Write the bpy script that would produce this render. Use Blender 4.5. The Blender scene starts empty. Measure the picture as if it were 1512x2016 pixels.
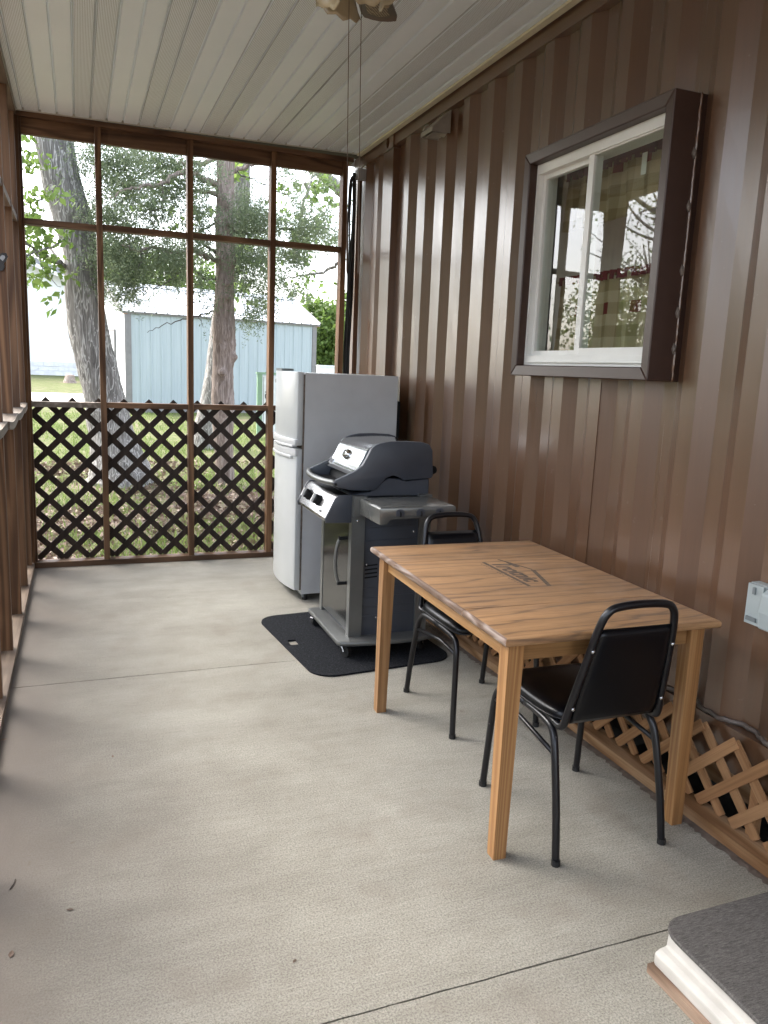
import bpy, bmesh, math, random
import numpy as np
from mathutils import Vector, Matrix
random.seed(7); rng = np.random.default_rng(11)
R = math.radians
S = bpy.context.scene
COL = S.collection

# ------------------------------------------------------------------ camera, sky, sun, exposure
YAW, PITCH, ROLL, F = R(21.445), R(10.279), R(-2.343), 1540.8
cyw, syw, cp, sp, cr, sr = math.cos(YAW), math.sin(YAW), math.cos(PITCH), math.sin(PITCH), math.cos(ROLL), math.sin(ROLL)
c_f = Vector((syw*cp, cyw*cp, -sp)); _r = Vector((cyw, -syw, 0)); _d = c_f.cross(_r)
c_r = cr*_r + sr*_d; c_d = -sr*_r + cr*_d
EYE = Vector((0, 0, 1.5))
cam = bpy.data.cameras.new('camera'); camo = bpy.data.objects.new('camera', cam); COL.objects.link(camo)
camo.matrix_world = Matrix(((c_r.x, -c_d.x, -c_f.x, 0), (c_r.y, -c_d.y, -c_f.y, 0), (c_r.z, -c_d.z, -c_f.z, 1.5), (0, 0, 0, 1)))
cam.sensor_fit = 'HORIZONTAL'; cam.sensor_width = 36; cam.lens = 36*F/1512; cam.clip_start = .05; cam.clip_end = 2000
S.camera = camo
SUN_EL, SUN_AZ = 52, 318          # degrees; azimuth clockwise from +Y: veiled sun ahead and to the left
w = bpy.data.worlds.new('World'); S.world = w; w.use_nodes = True
nt = w.node_tree; bg = nt.nodes['Background']
sky = nt.nodes.new('ShaderNodeTexSky'); sky.sky_type = 'NISHITA'; sky.sun_disc = False
sky.sun_elevation = R(SUN_EL); sky.sun_rotation = R(SUN_AZ); sky.air_density = 1.0; sky.dust_density = 4.0; sky.ozone_density = .6
hs = nt.nodes.new('ShaderNodeHueSaturation'); hs.inputs['Saturation'].default_value = .55      # thin overcast takes most of the blue
nt.links.new(sky.outputs[0], hs.inputs['Color']); nt.links.new(hs.outputs[0], bg.inputs[0]); bg.inputs[1].default_value = .15
sl = bpy.data.lights.new('sun', 'SUN'); sl.energy = .5; sl.angle = R(38); sl.color = (1, .985, .96)
slo = bpy.data.objects.new('sun', sl); COL.objects.link(slo)
sd = Vector((math.sin(R(SUN_AZ))*math.cos(R(SUN_EL)), math.cos(R(SUN_AZ))*math.cos(R(SUN_EL)), math.sin(R(SUN_EL))))
slo.rotation_euler = sd.to_track_quat('Z', 'Y').to_euler()
S.view_settings.view_transform = 'Standard'; S.view_settings.look = 'None'; S.view_settings.gamma = 1
S.view_settings.use_curve_mapping = False; S.view_settings.exposure = 2.95
S.render.engine = 'CYCLES'
S.cycles.use_denoising = True; S.cycles.max_bounces = 8; S.cycles.diffuse_bounces = 5; S.cycles.glossy_bounces = 4
S.cycles.transparent_max_bounces = 12; S.cycles.sample_clamp_indirect = 8; S.cycles.caustics_reflective = False; S.cycles.caustics_refractive = False

def at(u, v, y):
    """world point on the plane Y=y behind photo pixel (u, v)"""
    k = c_f*F + c_r*(u-756) + c_d*(v-1008)
    return EYE + k*(y/k.y)
def gz(y):                                   # the yard climbs gently away from the porch
    return -.2 + .025*max(0, min(y, 46)-6.5)

# ------------------------------------------------------------------ materials
class NT:
    def __init__(s, name):
        s.m = bpy.data.materials.new(name); s.m.use_nodes = True
        s.t = s.m.node_tree; s.b = s.t.nodes['Principled BSDF']
    def n(s, typ, **kw):
        nd = s.t.nodes.new('ShaderNode'+typ)
        for k, v in kw.items():
            if k.startswith('i_'):
                key = k[2:]; nd.inputs[int(key) if key.isdigit() else key.replace('_', ' ')].default_value = v
            else: setattr(nd, k, v)
        return nd
    def l(s, a, b): s.t.links.new(a, b)
    def coord(s, scale=(1, 1, 1), rand=True, world=False, rot=None):
        tc = s.n('TexCoord')
        out = tc.outputs['Object']
        if world: out = s.n('NewGeometry').outputs['Position']
        if rand and not world:
            oi = s.n('ObjectInfo'); mu = s.n('Math', operation='MULTIPLY'); mu.inputs[1].default_value = 37.3
            s.l(oi.outputs['Random'], mu.inputs[0])
            ad = s.n('VectorMath', operation='ADD'); s.l(out, ad.inputs[0]); s.l(mu.outputs[0], ad.inputs[1]); out = ad.outputs[0]
        if rot:
            m0 = s.n('Mapping'); m0.inputs['Rotation'].default_value = rot; s.l(out, m0.inputs[0]); out = m0.outputs[0]
        mp = s.n('Mapping'); mp.inputs['Scale'].default_value = scale; s.l(out, mp.inputs[0])
        return mp.outputs[0]
    def noise(s, co, scale, detail=4, rough=.55, dist=0.0):
        nd = s.n('TexNoise'); nd.inputs['Scale'].default_value = scale; nd.inputs['Detail'].default_value = detail
        nd.inputs['Roughness'].default_value = rough; nd.inputs['Distortion'].default_value = dist
        s.l(co, nd.inputs['Vector']); return nd.outputs['Fac']
    def ramp(s, fac, stops, interp='LINEAR'):
        r = s.n('ValToRGB'); r.color_ramp.interpolation = interp
        e = r.color_ramp.elements
        while len(e) < len(stops): e.new(.5)
        for i, (p, c) in enumerate(stops):
            e[i].position = p; e[i].color = (*c, 1) if len(c) == 3 else c
        s.l(fac, r.inputs[0]); return r.outputs[0]
    def mix(s, fac, a, b, mode='MIX'):
        m = s.n('Mix', data_type='RGBA', blend_type=mode)
        for v, i in ((fac, 0), (a, 6), (b, 7)):
            if hasattr(v, 'is_linked'): s.l(v, m.inputs[i])
            else: m.inputs[i].default_value = v if not isinstance(v, tuple) else (*v, 1)
        return m.outputs[2]
    def bump(s, h, strength=.3, dist=.002, prev=None):
        b = s.n('Bump'); b.inputs['Strength'].default_value = strength; b.inputs['Distance'].default_value = dist
        s.l(h, b.inputs['Height'])
        if prev: s.l(prev, b.inputs['Normal'])
        return b.outputs[0]
    def done(s, color=None, rough=.5, metal=0, normal=None, spec=None, coat=0, coat_rough=.08, coat_ior=1.5):
        b = s.b
        if color is not None:
            if hasattr(color, 'is_linked'): s.l(color, b.inputs['Base Color'])
            else: b.inputs['Base Color'].default_value = (*color, 1)
        if hasattr(rough, 'is_linked'): s.l(rough, b.inputs['Roughness'])
        else: b.inputs['Roughness'].default_value = rough
        b.inputs['Metallic'].default_value = metal
        if normal is not None: s.l(normal, b.inputs['Normal'])
        if spec is not None: b.inputs['Specular IOR Level'].default_value = spec
        if coat: b.inputs['Coat Weight'].default_value = coat; b.inputs['Coat Roughness'].default_value = coat_rough; b.inputs['Coat IOR'].default_value = coat_ior
        return s.m

def plain(name, col, rough=.5, metal=0, var=.12, scale=6, spec=None, bump=.0, bscale=200, coat=0):
    k = NT(name); co = k.coord()
    f = k.noise(co, scale, 5)
    lo = tuple(c*(1-var) for c in col); hi = tuple(min(1, c*(1+var)) for c in col)
    c = k.ramp(f, [(.3, lo), (.7, hi)])
    nrm = k.bump(k.noise(co, bscale, 3), bump, .001) if bump else None
    return k.done(c, rough, metal, nrm, spec, coat)

def wood(name, dark, mid, light, axis='z', rough=.6, scale=1.0, stretch=.12, freq=62, rot=None, knots=True, grain=.25, coat=0, contrast=1.0, spec=.4):
    """plank wood: stretched growth rings, fine pores, a few knots"""
    k = NT(name); st = {'x': (stretch, 1, 1), 'y': (1, stretch, 1), 'z': (1, 1, stretch)}[axis]
    co = k.coord(tuple(a*scale for a in st), rot=rot)
    big = k.noise(co, 3.0, 3, .5, .6)
    wv = k.n('Math', operation='MULTIPLY'); wv.inputs[1].default_value = freq; k.l(big, wv.inputs[0])
    sn = k.n('Math', operation='SINE'); k.l(wv.outputs[0], sn.inputs[0])
    ad = k.n('Math', operation='MULTIPLY_ADD'); ad.inputs[1].default_value = .5; ad.inputs[2].default_value = .5; k.l(sn.outputs[0], ad.inputs[0])
    fine = k.noise(k.coord(tuple(a*scale*(1 if a > .5 else .25) for a in st), rot=rot), 140, 4, .6)
    broad = k.noise(co, 1.3, 2)
    c = k.ramp(ad.outputs[0], [(0, dark), (.55, mid), (1, light)])
    c = k.mix(contrast, mid, c)
    fr = k.ramp(fine, [(.35, (.62, .58, .55)), (.6, (1, 1, 1))])
    c = k.mix(.55, c, fr, 'MULTIPLY')
    br = k.ramp(broad, [(.3, (.72, .72, .74)), (.7, (1.12, 1.08, 1.02))])
    c = k.mix(.8, c, br, 'MULTIPLY')
    if knots:
        v = k.n('TexVoronoi'); v.inputs['Scale'].default_value = 3.1; k.l(k.coord(tuple(scale*(1 if a > .5 else .5) for a in st), rot=rot), v.inputs['Vector'])
        kn = k.ramp(v.outputs['Distance'], [(.03, (1, 1, 1)), (.09, (0, 0, 0))])
        c = k.mix(kn, c, tuple(x*.45 for x in dark))
    nrm = k.bump(fine, grain, .0006)
    return k.done(c, rough, 0, nrm, spec, coat)

# --- setting
def m_concrete():
    k = NT('concrete'); p = k.coord(rand=False, world=True)
    big = k.noise(p, .9, 5, .6); mid = k.noise(p, 6, 5, .65); fine = k.noise(p, 185, 3, .8); pit = k.noise(p, 85, 4, .85)
    mp = k.n('Mapping'); mp.inputs['Scale'].default_value = (2.2, 38, 38); mp.inputs['Rotation'].default_value = (0, 0, R(2)); k.l(p, mp.inputs[0])
    broom = k.noise(mp.outputs[0], 3.0, 5, .7)
    c = k.ramp(big, [(.28, (.248, .237, .202)), (.5, (.304, .293, .254)), (.75, (.355, .346, .306))])
    c = k.mix(.5, c, k.ramp(mid, [(.3, (.8, .79, .78)), (.7, (1.1, 1.1, 1.1))]), 'MULTIPLY')
    c = k.mix(.55, c, k.ramp(broom, [(.3, (.78, .77, .75)), (.65, (1.08, 1.08, 1.08))]), 'MULTIPLY')
    c = k.mix(.95, c, k.ramp(fine, [(.36, (.55, .55, .54)), (.50, (1, 1, 1)), (.62, (1.28, 1.28, 1.28))]), 'MULTIPLY')
    c = k.mix(.85, c, k.ramp(pit, [(.30, (.45, .43, .4)), (.41, (1, 1, 1))]), 'MULTIPLY')
    mp2 = k.n('Mapping'); mp2.inputs['Scale'].default_value = (.45, 3.6, 1); mp2.inputs['Rotation'].default_value = (0, 0, R(4)); k.l(p, mp2.inputs[0])
    c = k.mix(1.0, c, k.ramp(k.noise(mp2.outputs[0], 1.6, 6, .62), [(.30, (.87, .865, .86)), (.5, (1, 1, 1)), (.70, (1.06, 1.06, 1.06))]), 'MULTIPLY')
    # darker brown tone growing towards the left wall and foot traffic smudges
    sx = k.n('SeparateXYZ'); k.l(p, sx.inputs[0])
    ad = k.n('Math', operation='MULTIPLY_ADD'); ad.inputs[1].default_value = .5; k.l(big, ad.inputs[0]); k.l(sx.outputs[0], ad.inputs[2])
    left_tone = k.ramp(ad.outputs[0], [(.0, (.95,)*3), (.22, (.48,)*3), (.80, (0, 0, 0))])
    c = k.mix(left_tone, c, (.165, .145, .125))
    st = k.noise(p, 3.3, 3, .5)
    c = k.mix(k.ramp(st, [(.57, (0, 0, 0)), (.74, (.5, .5, .5))]), c, (.19, .165, .135))
    st2 = k.noise(p, 13, 2, .5); c = k.mix(k.ramp(st2, [(.74, (0, 0, 0)), (.80, (.5, .5, .5))]), c, (.15, .12, .09))
    h = k.n('Math', operation='ADD'); k.l(fine, h.inputs[0]); k.l(broom, h.inputs[1])
    nrm = k.bump(h.outputs[0], .55, .0022, k.bump(pit, .5, .003))
    return k.done(c, .82, 0, nrm, .35)
def m_ground():
    k = NT('lawn'); p = k.coord(rand=False, world=True)
    a = k.noise(p, .45, 5, .65, .3); b = k.noise(p, 4.5, 5, .7); f = k.noise(p, 60, 3, .7)
    g = k.ramp(b, [(.3, (.07, .086, .032)), (.55, (.105, .115, .05)), (.75, (.19, .175, .11))])
    d = k.ramp(f, [(.3, (.09, .066, .05)), (.6, (.19, .15, .12)), (.75, (.3, .25, .21))])
    sx = k.n('SeparateXYZ'); k.l(p, sx.inputs[0])
    near = k.n('MapRange'); near.inputs[1].default_value = 6; near.inputs[2].default_value = 14; near.inputs[3].default_value = .16; near.inputs[4].default_value = -.1; k.l(sx.outputs[1], near.inputs[0])
    s = k.n('Math', operation='ADD'); k.l(a, s.inputs[0]); k.l(near.outputs[0], s.inputs[1])
    s2 = k.n('Math', operation='MULTIPLY_ADD'); s2.inputs[1].default_value = .35; k.l(b, s2.inputs[0]); k.l(s.outputs[0], s2.inputs[2])
    c = k.mix(k.ramp(s2.outputs[0], [(.62, (0, 0, 0)), (.78, (1, 1, 1))]), g, d)
    return k.done(c, .95, 0, k.bump(f, .6, .02), .1)
def m_soffit(perf):
    k = NT('perforated_vinyl' if perf else 'vinyl'); p = k.coord(rand=False, world=True)
    n = k.noise(p, 2.2, 4)
    c = k.ramp(n, [(.3, (.78, .86, .91)), (.7, (.83, .90, .95))])
    if perf:
        v = k.n('TexVoronoi'); v.feature = 'F1'; v.inputs['Randomness'].default_value = .0; v.inputs['Scale'].default_value = 1
        mp = k.n('Mapping'); mp.inputs['Scale'].default_value = (140, 100, .001); k.l(p, mp.inputs[0]); k.l(mp.outputs[0], v.inputs['Vector'])
        hole = k.ramp(v.outputs['Distance'], [(.22, (1,)*3), (.34, (0, 0, 0))])
        rows = k.n('Mapping'); rows.inputs['Scale'].default_value = (1, .5, 1); k.l(p, rows.inputs[0])
        c = k.mix(hole, c, (.25, .24, .21))
    return k.done(c, .42, 0, k.bump(k.noise(p, 35, 3), .06, .002), .4)
def m_container():
    k = NT('brown_paint'); p = k.coord(rand=False, world=True)
    n = k.noise(p, 1.6, 5); f = k.noise(p, 420, 2); 
    mp = k.n('Mapping'); mp.inputs['Scale'].default_value = (30, 30, 1.2); k.l(p, mp.inputs[0]); streak = k.noise(mp.outputs[0], 2, 4)
    c = k.ramp(n, [(.3, (.104, .050, .0235)), (.7, (.122, .060, .030))])
    c = k.mix(.35, c, k.ramp(streak, [(.3, (.8, .8, .8)), (.7, (1.15, 1.12, 1.1))]), 'MULTIPLY')
    v = k.noise(p, 24, 2); c = k.mix(k.ramp(v, [(.735, (0, 0, 0)), (.75, (.6, .6, .6))]), c, (.16, .10, .07))
    r = k.ramp(streak, [(.3, (.34,)*3), (.7, (.42,)*3)])
    dents = k.noise(p, 3.2, 2)
    return k.done(c, r, 0, k.bump(f, .10, .0008, k.bump(dents, .05, .012)), .45, 1.0, .25, 1.62)

M = {}
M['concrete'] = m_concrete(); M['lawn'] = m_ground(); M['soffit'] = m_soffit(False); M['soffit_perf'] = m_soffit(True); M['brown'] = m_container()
M['gap'] = plain('groove_dirt', (.05, .045, .04), .9)
M['stud'] = wood('weathered_pine', (.085, .040, .017), (.145, .075, .034), (.20, .108, .053), 'z', stretch=.07, freq=75)
M['studx'] = wood('weathered_pine_x', (.075, .038, .018), (.125, .066, .032), (.17, .095, .05), 'x')
M['study'] = wood('weathered_pine_y', (.13, .095, .068), (.20, .15, .11), (.27, .21, .16), 'y')
M['greywood'] = wood('grey_rail_wood', (.14, .115, .09), (.22, .185, .15), (.30, .26, .22), 'y')
M['lattice'] = wood('dark_stained_slat', (.018, .011, .008), (.028, .018, .013), (.042, .028, .021), 'z', .7, knots=False)
for sg_ in (1, -1): M['cedar_slat%d' % sg_] = wood('bare_lath', (.27, .135, .058), (.37, .20, .092), (.45, .26, .13), 'y', .7, scale=1.2, stretch=.05, freq=70, contrast=.6, rot=(R(-45*sg_), 0, 0))
M['cedar_board'] = wood('bare_board', (.27, .14, .06), (.38, .22, .11), (.46, .29, .16), 'y', .7)
def m_oak_top():
    k = NT('oak_table_top'); co = k.coord((.16, 1, 1)); 
    ws = k.n('TexWave', wave_type='BANDS', bands_direction='Y'); ws.inputs['Scale'].default_value = 4.2; ws.inputs['Distortion'].default_value = 19
    ws.inputs['Detail'].default_value = 4; ws.inputs['Detail Scale'].default_value = .75; ws.inputs['Detail Roughness'].default_value = .62; k.l(co, ws.inputs['Vector'])
    c = k.ramp(ws.outputs['Fac'], [(.0, (.24, .142, .078)), (.05, (.34, .195, .098)), (.16, (.43, .245, .118)), (1, (.49, .285, .14))])
    p2 = k.coord((.05, 1, 1)); fine = k.noise(p2, 150, 4, .7); 
    c = k.mix(.75, c, k.ramp(fine, [(.33, (.6, .57, .54)), (.55, (1, 1, 1))]), 'MULTIPLY')
    # staves glued side by side
    sx = k.n('SeparateXYZ'); k.l(k.coord(rand=False), sx.inputs[0])
    wn = k.n('TexWhiteNoise', noise_dimensions='1D'); fl = k.n('Math', operation='FLOOR'); mu = k.n('Math', operation='MULTIPLY'); mu.inputs[1].default_value = 11.5
    k.l(sx.outputs[1], mu.inputs[0]); k.l(mu.outputs[0], fl.inputs[0]); k.l(fl.outputs[0], wn.inputs['W'])
    c = k.mix(.7, c, k.ramp(wn.outputs[0], [(0, (.8, .79, .78)), (1, (1.14, 1.12, 1.08))]), 'MULTIPLY')
    wear = k.noise(k.coord(), 7, 4, .6); c = k.mix(k.ramp(wear, [(.5, (0, 0, 0)), (.75, (.3, .3, .3))]), c, (.40, .265, .165))
    r = k.ramp(wear, [(.3, (.36,)*3), (.7, (.55,)*3)])
    return k.done(c, r, 0, k.bump(fine, .25, .0006), .45)
M['oak_top'] = m_oak_top()
M['oak_leg'] = wood('oak_leg', (.24, .115, .042), (.37, .195, .078), (.47, .27, .12), 'z', .42, scale=1.5, knots=False, coat=.15, stretch=.025, freq=110, contrast=.55)
M['oak_rail_y'] = wood('oak_rail_y', (.28, .14, .05), (.42, .235, .095), (.52, .31, .14), 'y', .42, scale=1.5, knots=False, coat=.15, stretch=.04, freq=80, contrast=.5)
M['oak_rail_x'] = wood('oak_rail_x', (.25, .125, .045), (.38, .21, .085), (.48, .285, .13), 'x', .42, scale=1.5, knots=False, coat=.15, stretch=.04, freq=80, contrast=.5)
M['worn_edge'] = wood('worn_table_edge', (.17, .105, .07), (.26, .18, .135), (.42, .34, .29), 'y', .6, scale=2.5, knots=False)
M['print'] = plain('faded_print', (.135, .10, .075), .7, var=.45, scale=60)
M['print_faint'] = plain('faint_print', (.17, .12, .08), .7, var=.4, scale=60)
M['black_vinyl'] = plain('black_vinyl', (.003, .0034, .005), .3, spec=.35, bump=.12, bscale=260)
def m_black_metal():
    k = NT('black_enamel'); co = k.coord()
    n = k.noise(co, 42, 3, .6); chip = k.ramp(n, [(.73, (0, 0, 0)), (.76, (1, 1, 1))])
    return k.done(k.mix(chip, (.006, .006, .008), (.2, .18, .17)), .3, 0, k.bump(k.noise(co, 300, 2), .1, .0005), .5)
M['black_metal'] = m_black_metal()
M['rubber'] = plain('black_rubber', (.012, .012, .012), .7)
def m_mat():
    k = NT('speckled_rubber'); co = k.coord(); n = k.noise(co, 120, 3, .8); n2 = k.noise(co, 420, 2, .8)
    c = k.ramp(n, [(.40, (.007, .008, .010)), (.58, (.018, .020, .025)), (.72, (.075, .08, .09))])
    return k.done(c, .9, 0, k.bump(n, 1, .006, k.bump(n2, .5, .002)), .15)
M['mat'] = m_mat()
M['grill_grey'] = plain('grill_grey', (.056, .063, .078), .36, 0, spec=.5, bump=.05, bscale=500)
M['grill_light'] = plain('grill_pewter', (.17, .175, .17), .3, .5, spec=.5)
M['steel'] = plain('polished_steel', (.55, .56, .57), .13, 1, var=.05)
M['steel_brushed'] = plain('brushed_steel', (.50, .50, .50), .27, 1, var=.08)
M['chrome'] = plain('chrome', (.8, .8, .8), .08, 1, var=.02)
M['door_dark'] = plain('door_dark', (.045, .045, .043), .14, .6, var=.05)
M['grill_black'] = plain('grill_black', (.008, .009, .010), .65, spec=.25)
M['shelf_metal'] = plain('shelf_metal', (.21, .215, .205), .24, .5, spec=.5)
M['badge'] = plain('badge_white', (.6, .6, .58), .4)
def m_fridge():
    k = NT('fridge_enamel'); co = k.coord(rand=False, world=True)
    n = k.noise(co, 2.5, 4); c = k.ramp(n, [(.3, (.50, .52, .52)), (.7, (.56, .575, .57))])
    sx = k.n('SeparateXYZ'); k.l(co, sx.inputs[0]); gr = k.noise(co, 26, 5, .75)
    ad = k.n('Math', operation='MULTIPLY_ADD'); ad.inputs[1].default_value = -.5; k.l(gr, ad.inputs[0]); k.l(sx.outputs[2], ad.inputs[2])
    c = k.mix(k.ramp(ad.outputs[0], [(-.0, (.55,)*3), (-.0+.0001, (.55,)*3)]) if False else k.ramp(gr, [(.62, (0, 0, 0)), (.8, (.25, .25, .25))]), c, (.40, .37, .32))
    return k.done(c, .3, 0, k.bump(k.noise(co, 300, 2), .05, .0006), .5)
M['fridge'] = m_fridge()
M['fridge_side'] = plain('fridge_side', (.50, .51, .52), .45, var=.05, bump=.25, bscale=400)
M['fridge_trim'] = plain('fridge_trim', (.58, .59, .59), .28, var=.04)
M['gasket'] = plain('gasket', (.20, .16, .13), .7, var=.4, scale=30)
M['vinyl_white'] = plain('window_vinyl', (.74, .74, .72), .35, var=.05)
M['casing'] = plain('brown_casing', (.052, .028, .021), .38, var=.1, spec=.4)
M['caulk'] = plain('caulk', (.13, .105, .088), .6, var=.3, scale=30)
M['galv'] = plain('galvanised', (.40, .38, .34), .4, .5, var=.2, scale=14)
M['grey_plastic'] = plain('grey_plastic', (.34, .38, .38), .4, var=.06)
M['grey_plastic_dark'] = plain('grey_plastic_dark', (.16, .18, .185), .45)
M['jbox'] = plain('junction_grey', (.30, .31, .32), .45)
M['cream_trim'] = plain('cream_trim', (.62, .58, .43), .5)
M['white_trim'] = plain('pale_trim', (.52, .51, .46), .5)
M['fabric_black'] = plain('weed_cloth', (.012, .012, .013), .8, bump=.8, bscale=30)
def m_glass():
    k = NT('window_glass'); t = k.t; out = t.nodes['Material Output']; t.nodes.remove(k.b)
    tr = k.n('BsdfTransparent'); tr.inputs[0].default_value = (.90, .93, .91, 1); gl = k.n('BsdfGlossy'); gl.inputs['Roughness'].default_value = .012; gl.inputs[0].default_value = (.95, .97, 1, 1)
    fr0 = k.n('Fresnel'); fr0.inputs[0].default_value = 1.6; ge = k.n('NewGeometry'); iv = k.n('Math', operation='SUBTRACT'); iv.inputs[0].default_value = 1; k.l(ge.outputs['Backfacing'], iv.inputs[1]); fr = k.n('Math', operation='MULTIPLY'); k.l(fr0.outputs[0], fr.inputs[0]); k.l(iv.outputs[0], fr.inputs[1])
    co = k.coord(rand=False, world=True); b = k.bump(k.noise(co, 3.5, 1), .05, .01); k.l(b, gl.inputs['Normal'])
    mx = k.n('MixShader'); k.l(fr.outputs[0], mx.inputs[0]); k.l(tr.outputs[0], mx.inputs[1]); k.l(gl.outputs[0], mx.inputs[2]); k.l(mx.outputs[0], out.inputs[0])
    return k.m
M['glass'] = m_glass()
def m_plaid():
    k = NT('plaid_cotton'); sx = k.n('SeparateXYZ'); k.l(k.coord(rand=False, world=True), sx.inputs[0])
    def band(sock, period, duty, off=0):
        a = k.n('Math', operation='MULTIPLY_ADD'); a.inputs[1].default_value = 1/period; a.inputs[2].default_value = off; k.l(sock, a.inputs[0])
        f = k.n('Math', operation='FRACT'); k.l(a.outputs[0], f.inputs[0]); g = k.n('Math', operation='LESS_THAN'); g.inputs[1].default_value = duty; k.l(f.outputs[0], g.inputs[0]); return g.outputs[0]
    def mul(a, b):
        m = k.n('Math', operation='MULTIPLY'); k.l(a, m.inputs[0]); k.l(b, m.inputs[1]); return m.outputs[0]
    Y, Z = sx.outputs[1], sx.outputs[2]
    a, b = band(Y, .10, .5), band(Z, .10, .5, .15)
    r1, r2 = band(Y, .20, .25, .03), band(Z, .30, .17, .05)
    c = k.mix(a, (.66, .57, .42), (.55, .46, .32)); hb = k.mix(b, (1, 1, 1), (.80, .78, .72)); c = k.mix(1.0, c, hb, 'MULTIPLY')
    c = k.mix(mul(a, b), c, (.40, .32, .20)); c = k.mix(mul(r1, r2), c, (.26, .07, .07))
    k.done(c, .9, 0, None, .1); tl = k.n('BsdfTranslucent'); k.l(c, tl.inputs[0]); mx = k.n('MixShader'); mx.inputs[0].default_value = .45
    k.l(k.b.outputs[0], mx.inputs[1]); k.l(tl.outputs[0], mx.inputs[2]); k.l(mx.outputs[0], k.t.nodes['Material Output'].inputs[0]); return k.m
M['plaid'] = m_plaid(); M['red_cloth'] = plain('red_cotton', (.16, .03, .035), .9)
M['tag'] = plain('paper_tag', (.75, .75, .72), .7)
M['interior'] = plain('interior_panel', (.50, .46, .40), .6)
M['step_paint'] = plain('white_painted_block', (.50, .48, .44), .7, var=.12, scale=9, bump=.4, bscale=40)
def m_carpet():
    k = NT('grey_carpet'); co = k.coord((1, 6, 1)); n = k.noise(co, 60, 4, .75); n2 = k.noise(k.coord(), 350, 2, .8)
    c = k.ramp(n, [(.3, (.055, .052, .05)), (.7, (.18, .17, .16))]); c = k.mix(.6, c, k.ramp(n2, [(.3, (.55,)*3), (.65, (1.15,)*3)]), 'MULTIPLY')
    return k.done(c, .95, 0, k.bump(n2, .8, .003), .1)
M['carpet'] = m_carpet()
M['old_plank'] = wood('old_plank', (.12, .075, .05), (.24, .16, .11), (.36, .26, .19), 'y', .8)
M['fan_wood'] = wood('fan_blade_wood', (.05, .018, .009), (.085, .032, .016), (.12, .048, .025), 'y', .4, knots=False)
def m_cane():
    k = NT('woven_cane'); co = k.coord(rand=False)
    ch = k.n('TexChecker'); ch.inputs['Scale'].default_value = 130; k.l(co, ch.inputs[0]); ch.inputs[1].default_value = (.30, .22, .13, 1); ch.inputs[2].default_value = (.05, .03, .02, 1)
    return k.done(ch.outputs[0], .6)
M['cane'] = m_cane()
def m_shade():
    k = NT('frosted_shade'); co = k.coord(); n = k.noise(co, 8, 3)
    m = k.done(k.ramp(n, [(.3, (.36, .30, .19)), (.7, (.50, .43, .29))]), .25, 0, k.bump(k.noise(k.coord((60, 60, 2)), 3, 2), .3, .003), .5, .3)
    k.b.inputs['Subsurface Weight'].default_value = 0; return m
M['shade'] = m_shade(); M['brass'] = plain('aged_brass', (.30, .2, .09), .3, 1); M['cord'] = plain('beige_cord', (.11, .08, .06), .8)
def m_bark(name, a, b, cc, sc=(1, 1, .16), scale=26, disp=.03, ridge=0):
    k = NT(name); co = k.coord(sc, rand=False, world=True); n = k.noise(co, scale, 5, .65, .8); n2 = k.noise(k.coord(rand=False, world=True), 1.6, 3); n3 = k.noise(co, scale*3.2, 4, .7)
    c = k.ramp(n, [(.3, a), (.52, b), (.7, cc)]); c = k.mix(.6, c, k.ramp(n3, [(.3, (.6,)*3), (.65, (1.15,)*3)]), 'MULTIPLY'); c = k.mix(.5, c, k.ramp(n2, [(.3, (.7,)*3), (.7, (1.2,)*3)]), 'MULTIPLY')
    if ridge:
        rn = k.noise(k.coord((1, 1, .13), rand=False, world=True), 17, 2, .5, 1.2); c = k.mix(k.ramp(rn, [(.455, (0, 0, 0)), (.49, (ridge,)*3), (.505, (ridge,)*3), (.54, (0, 0, 0))]), c, (.56, .54, .51))
    return k.done(c, .9, 0, k.bump(n, .8, disp*.8, k.bump(n3, .5, disp*.4)), .15)
M['bark_grey'] = m_bark('furrowed_bark', (.125, .115, .105), (.20, .187, .172), (.34, .32, .30), (1, 1, .10), 30, .03, .75)
M['bark_cedar'] = m_bark('cedar_bark', (.15, .11, .09), (.31, .25, .215), (.50, .42, .38), (1, 1, .12), 30)
M['twig'] = plain('twig_bark', (.085, .07, .06), .9)
def m_leaf(name, a, b, trans=.4):
    k = NT(name); t = k.t; oi = k.n('NewGeometry'); n = k.noise(k.coord(rand=False, world=True), 2.1, 3)
    wn = k.n('TexWhiteNoise', noise_dimensions='1D'); k.l(oi.outputs['Random Per Island'], wn.inputs['W'])
    s = k.n('Math', operation='MULTIPLY_ADD'); s.inputs[1].default_value = .5; k.l(wn.outputs[0], s.inputs[0]); k.l(n, s.inputs[2])
    c = k.ramp(s.outputs[0], [(.35, a), (.95, b)]); out = t.nodes['Material Output']
    k.done(c, .55, 0, None, .3); tl = k.n('BsdfTranslucent'); k.l(c, tl.inputs[0]); mx = k.n('MixShader'); mx.inputs[0].default_value = trans
    k.l(k.b.outputs[0], mx.inputs[1]); k.l(tl.outputs[0], mx.inputs[2]); k.l(mx.outputs[0], out.inputs[0]); return k.m
M['needles'] = m_leaf('cedar_needles', (.10, .135, .078), (.205, .25, .145), .5)
M['leaf'] = m_leaf('spring_leaves', (.09, .155, .03), (.18, .26, .07), .55)
M['leaf_far'] = m_leaf('far_leaves', (.06, .11, .02), (.14, .21, .05), .5)
M['grass'] = m_leaf('grass_blades', (.10, .16, .035), (.19, .24, .08), .45)
M['litter'] = m_leaf('leaf_litter', (.08, .05, .035), (.27, .2, .15), .1)
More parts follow.
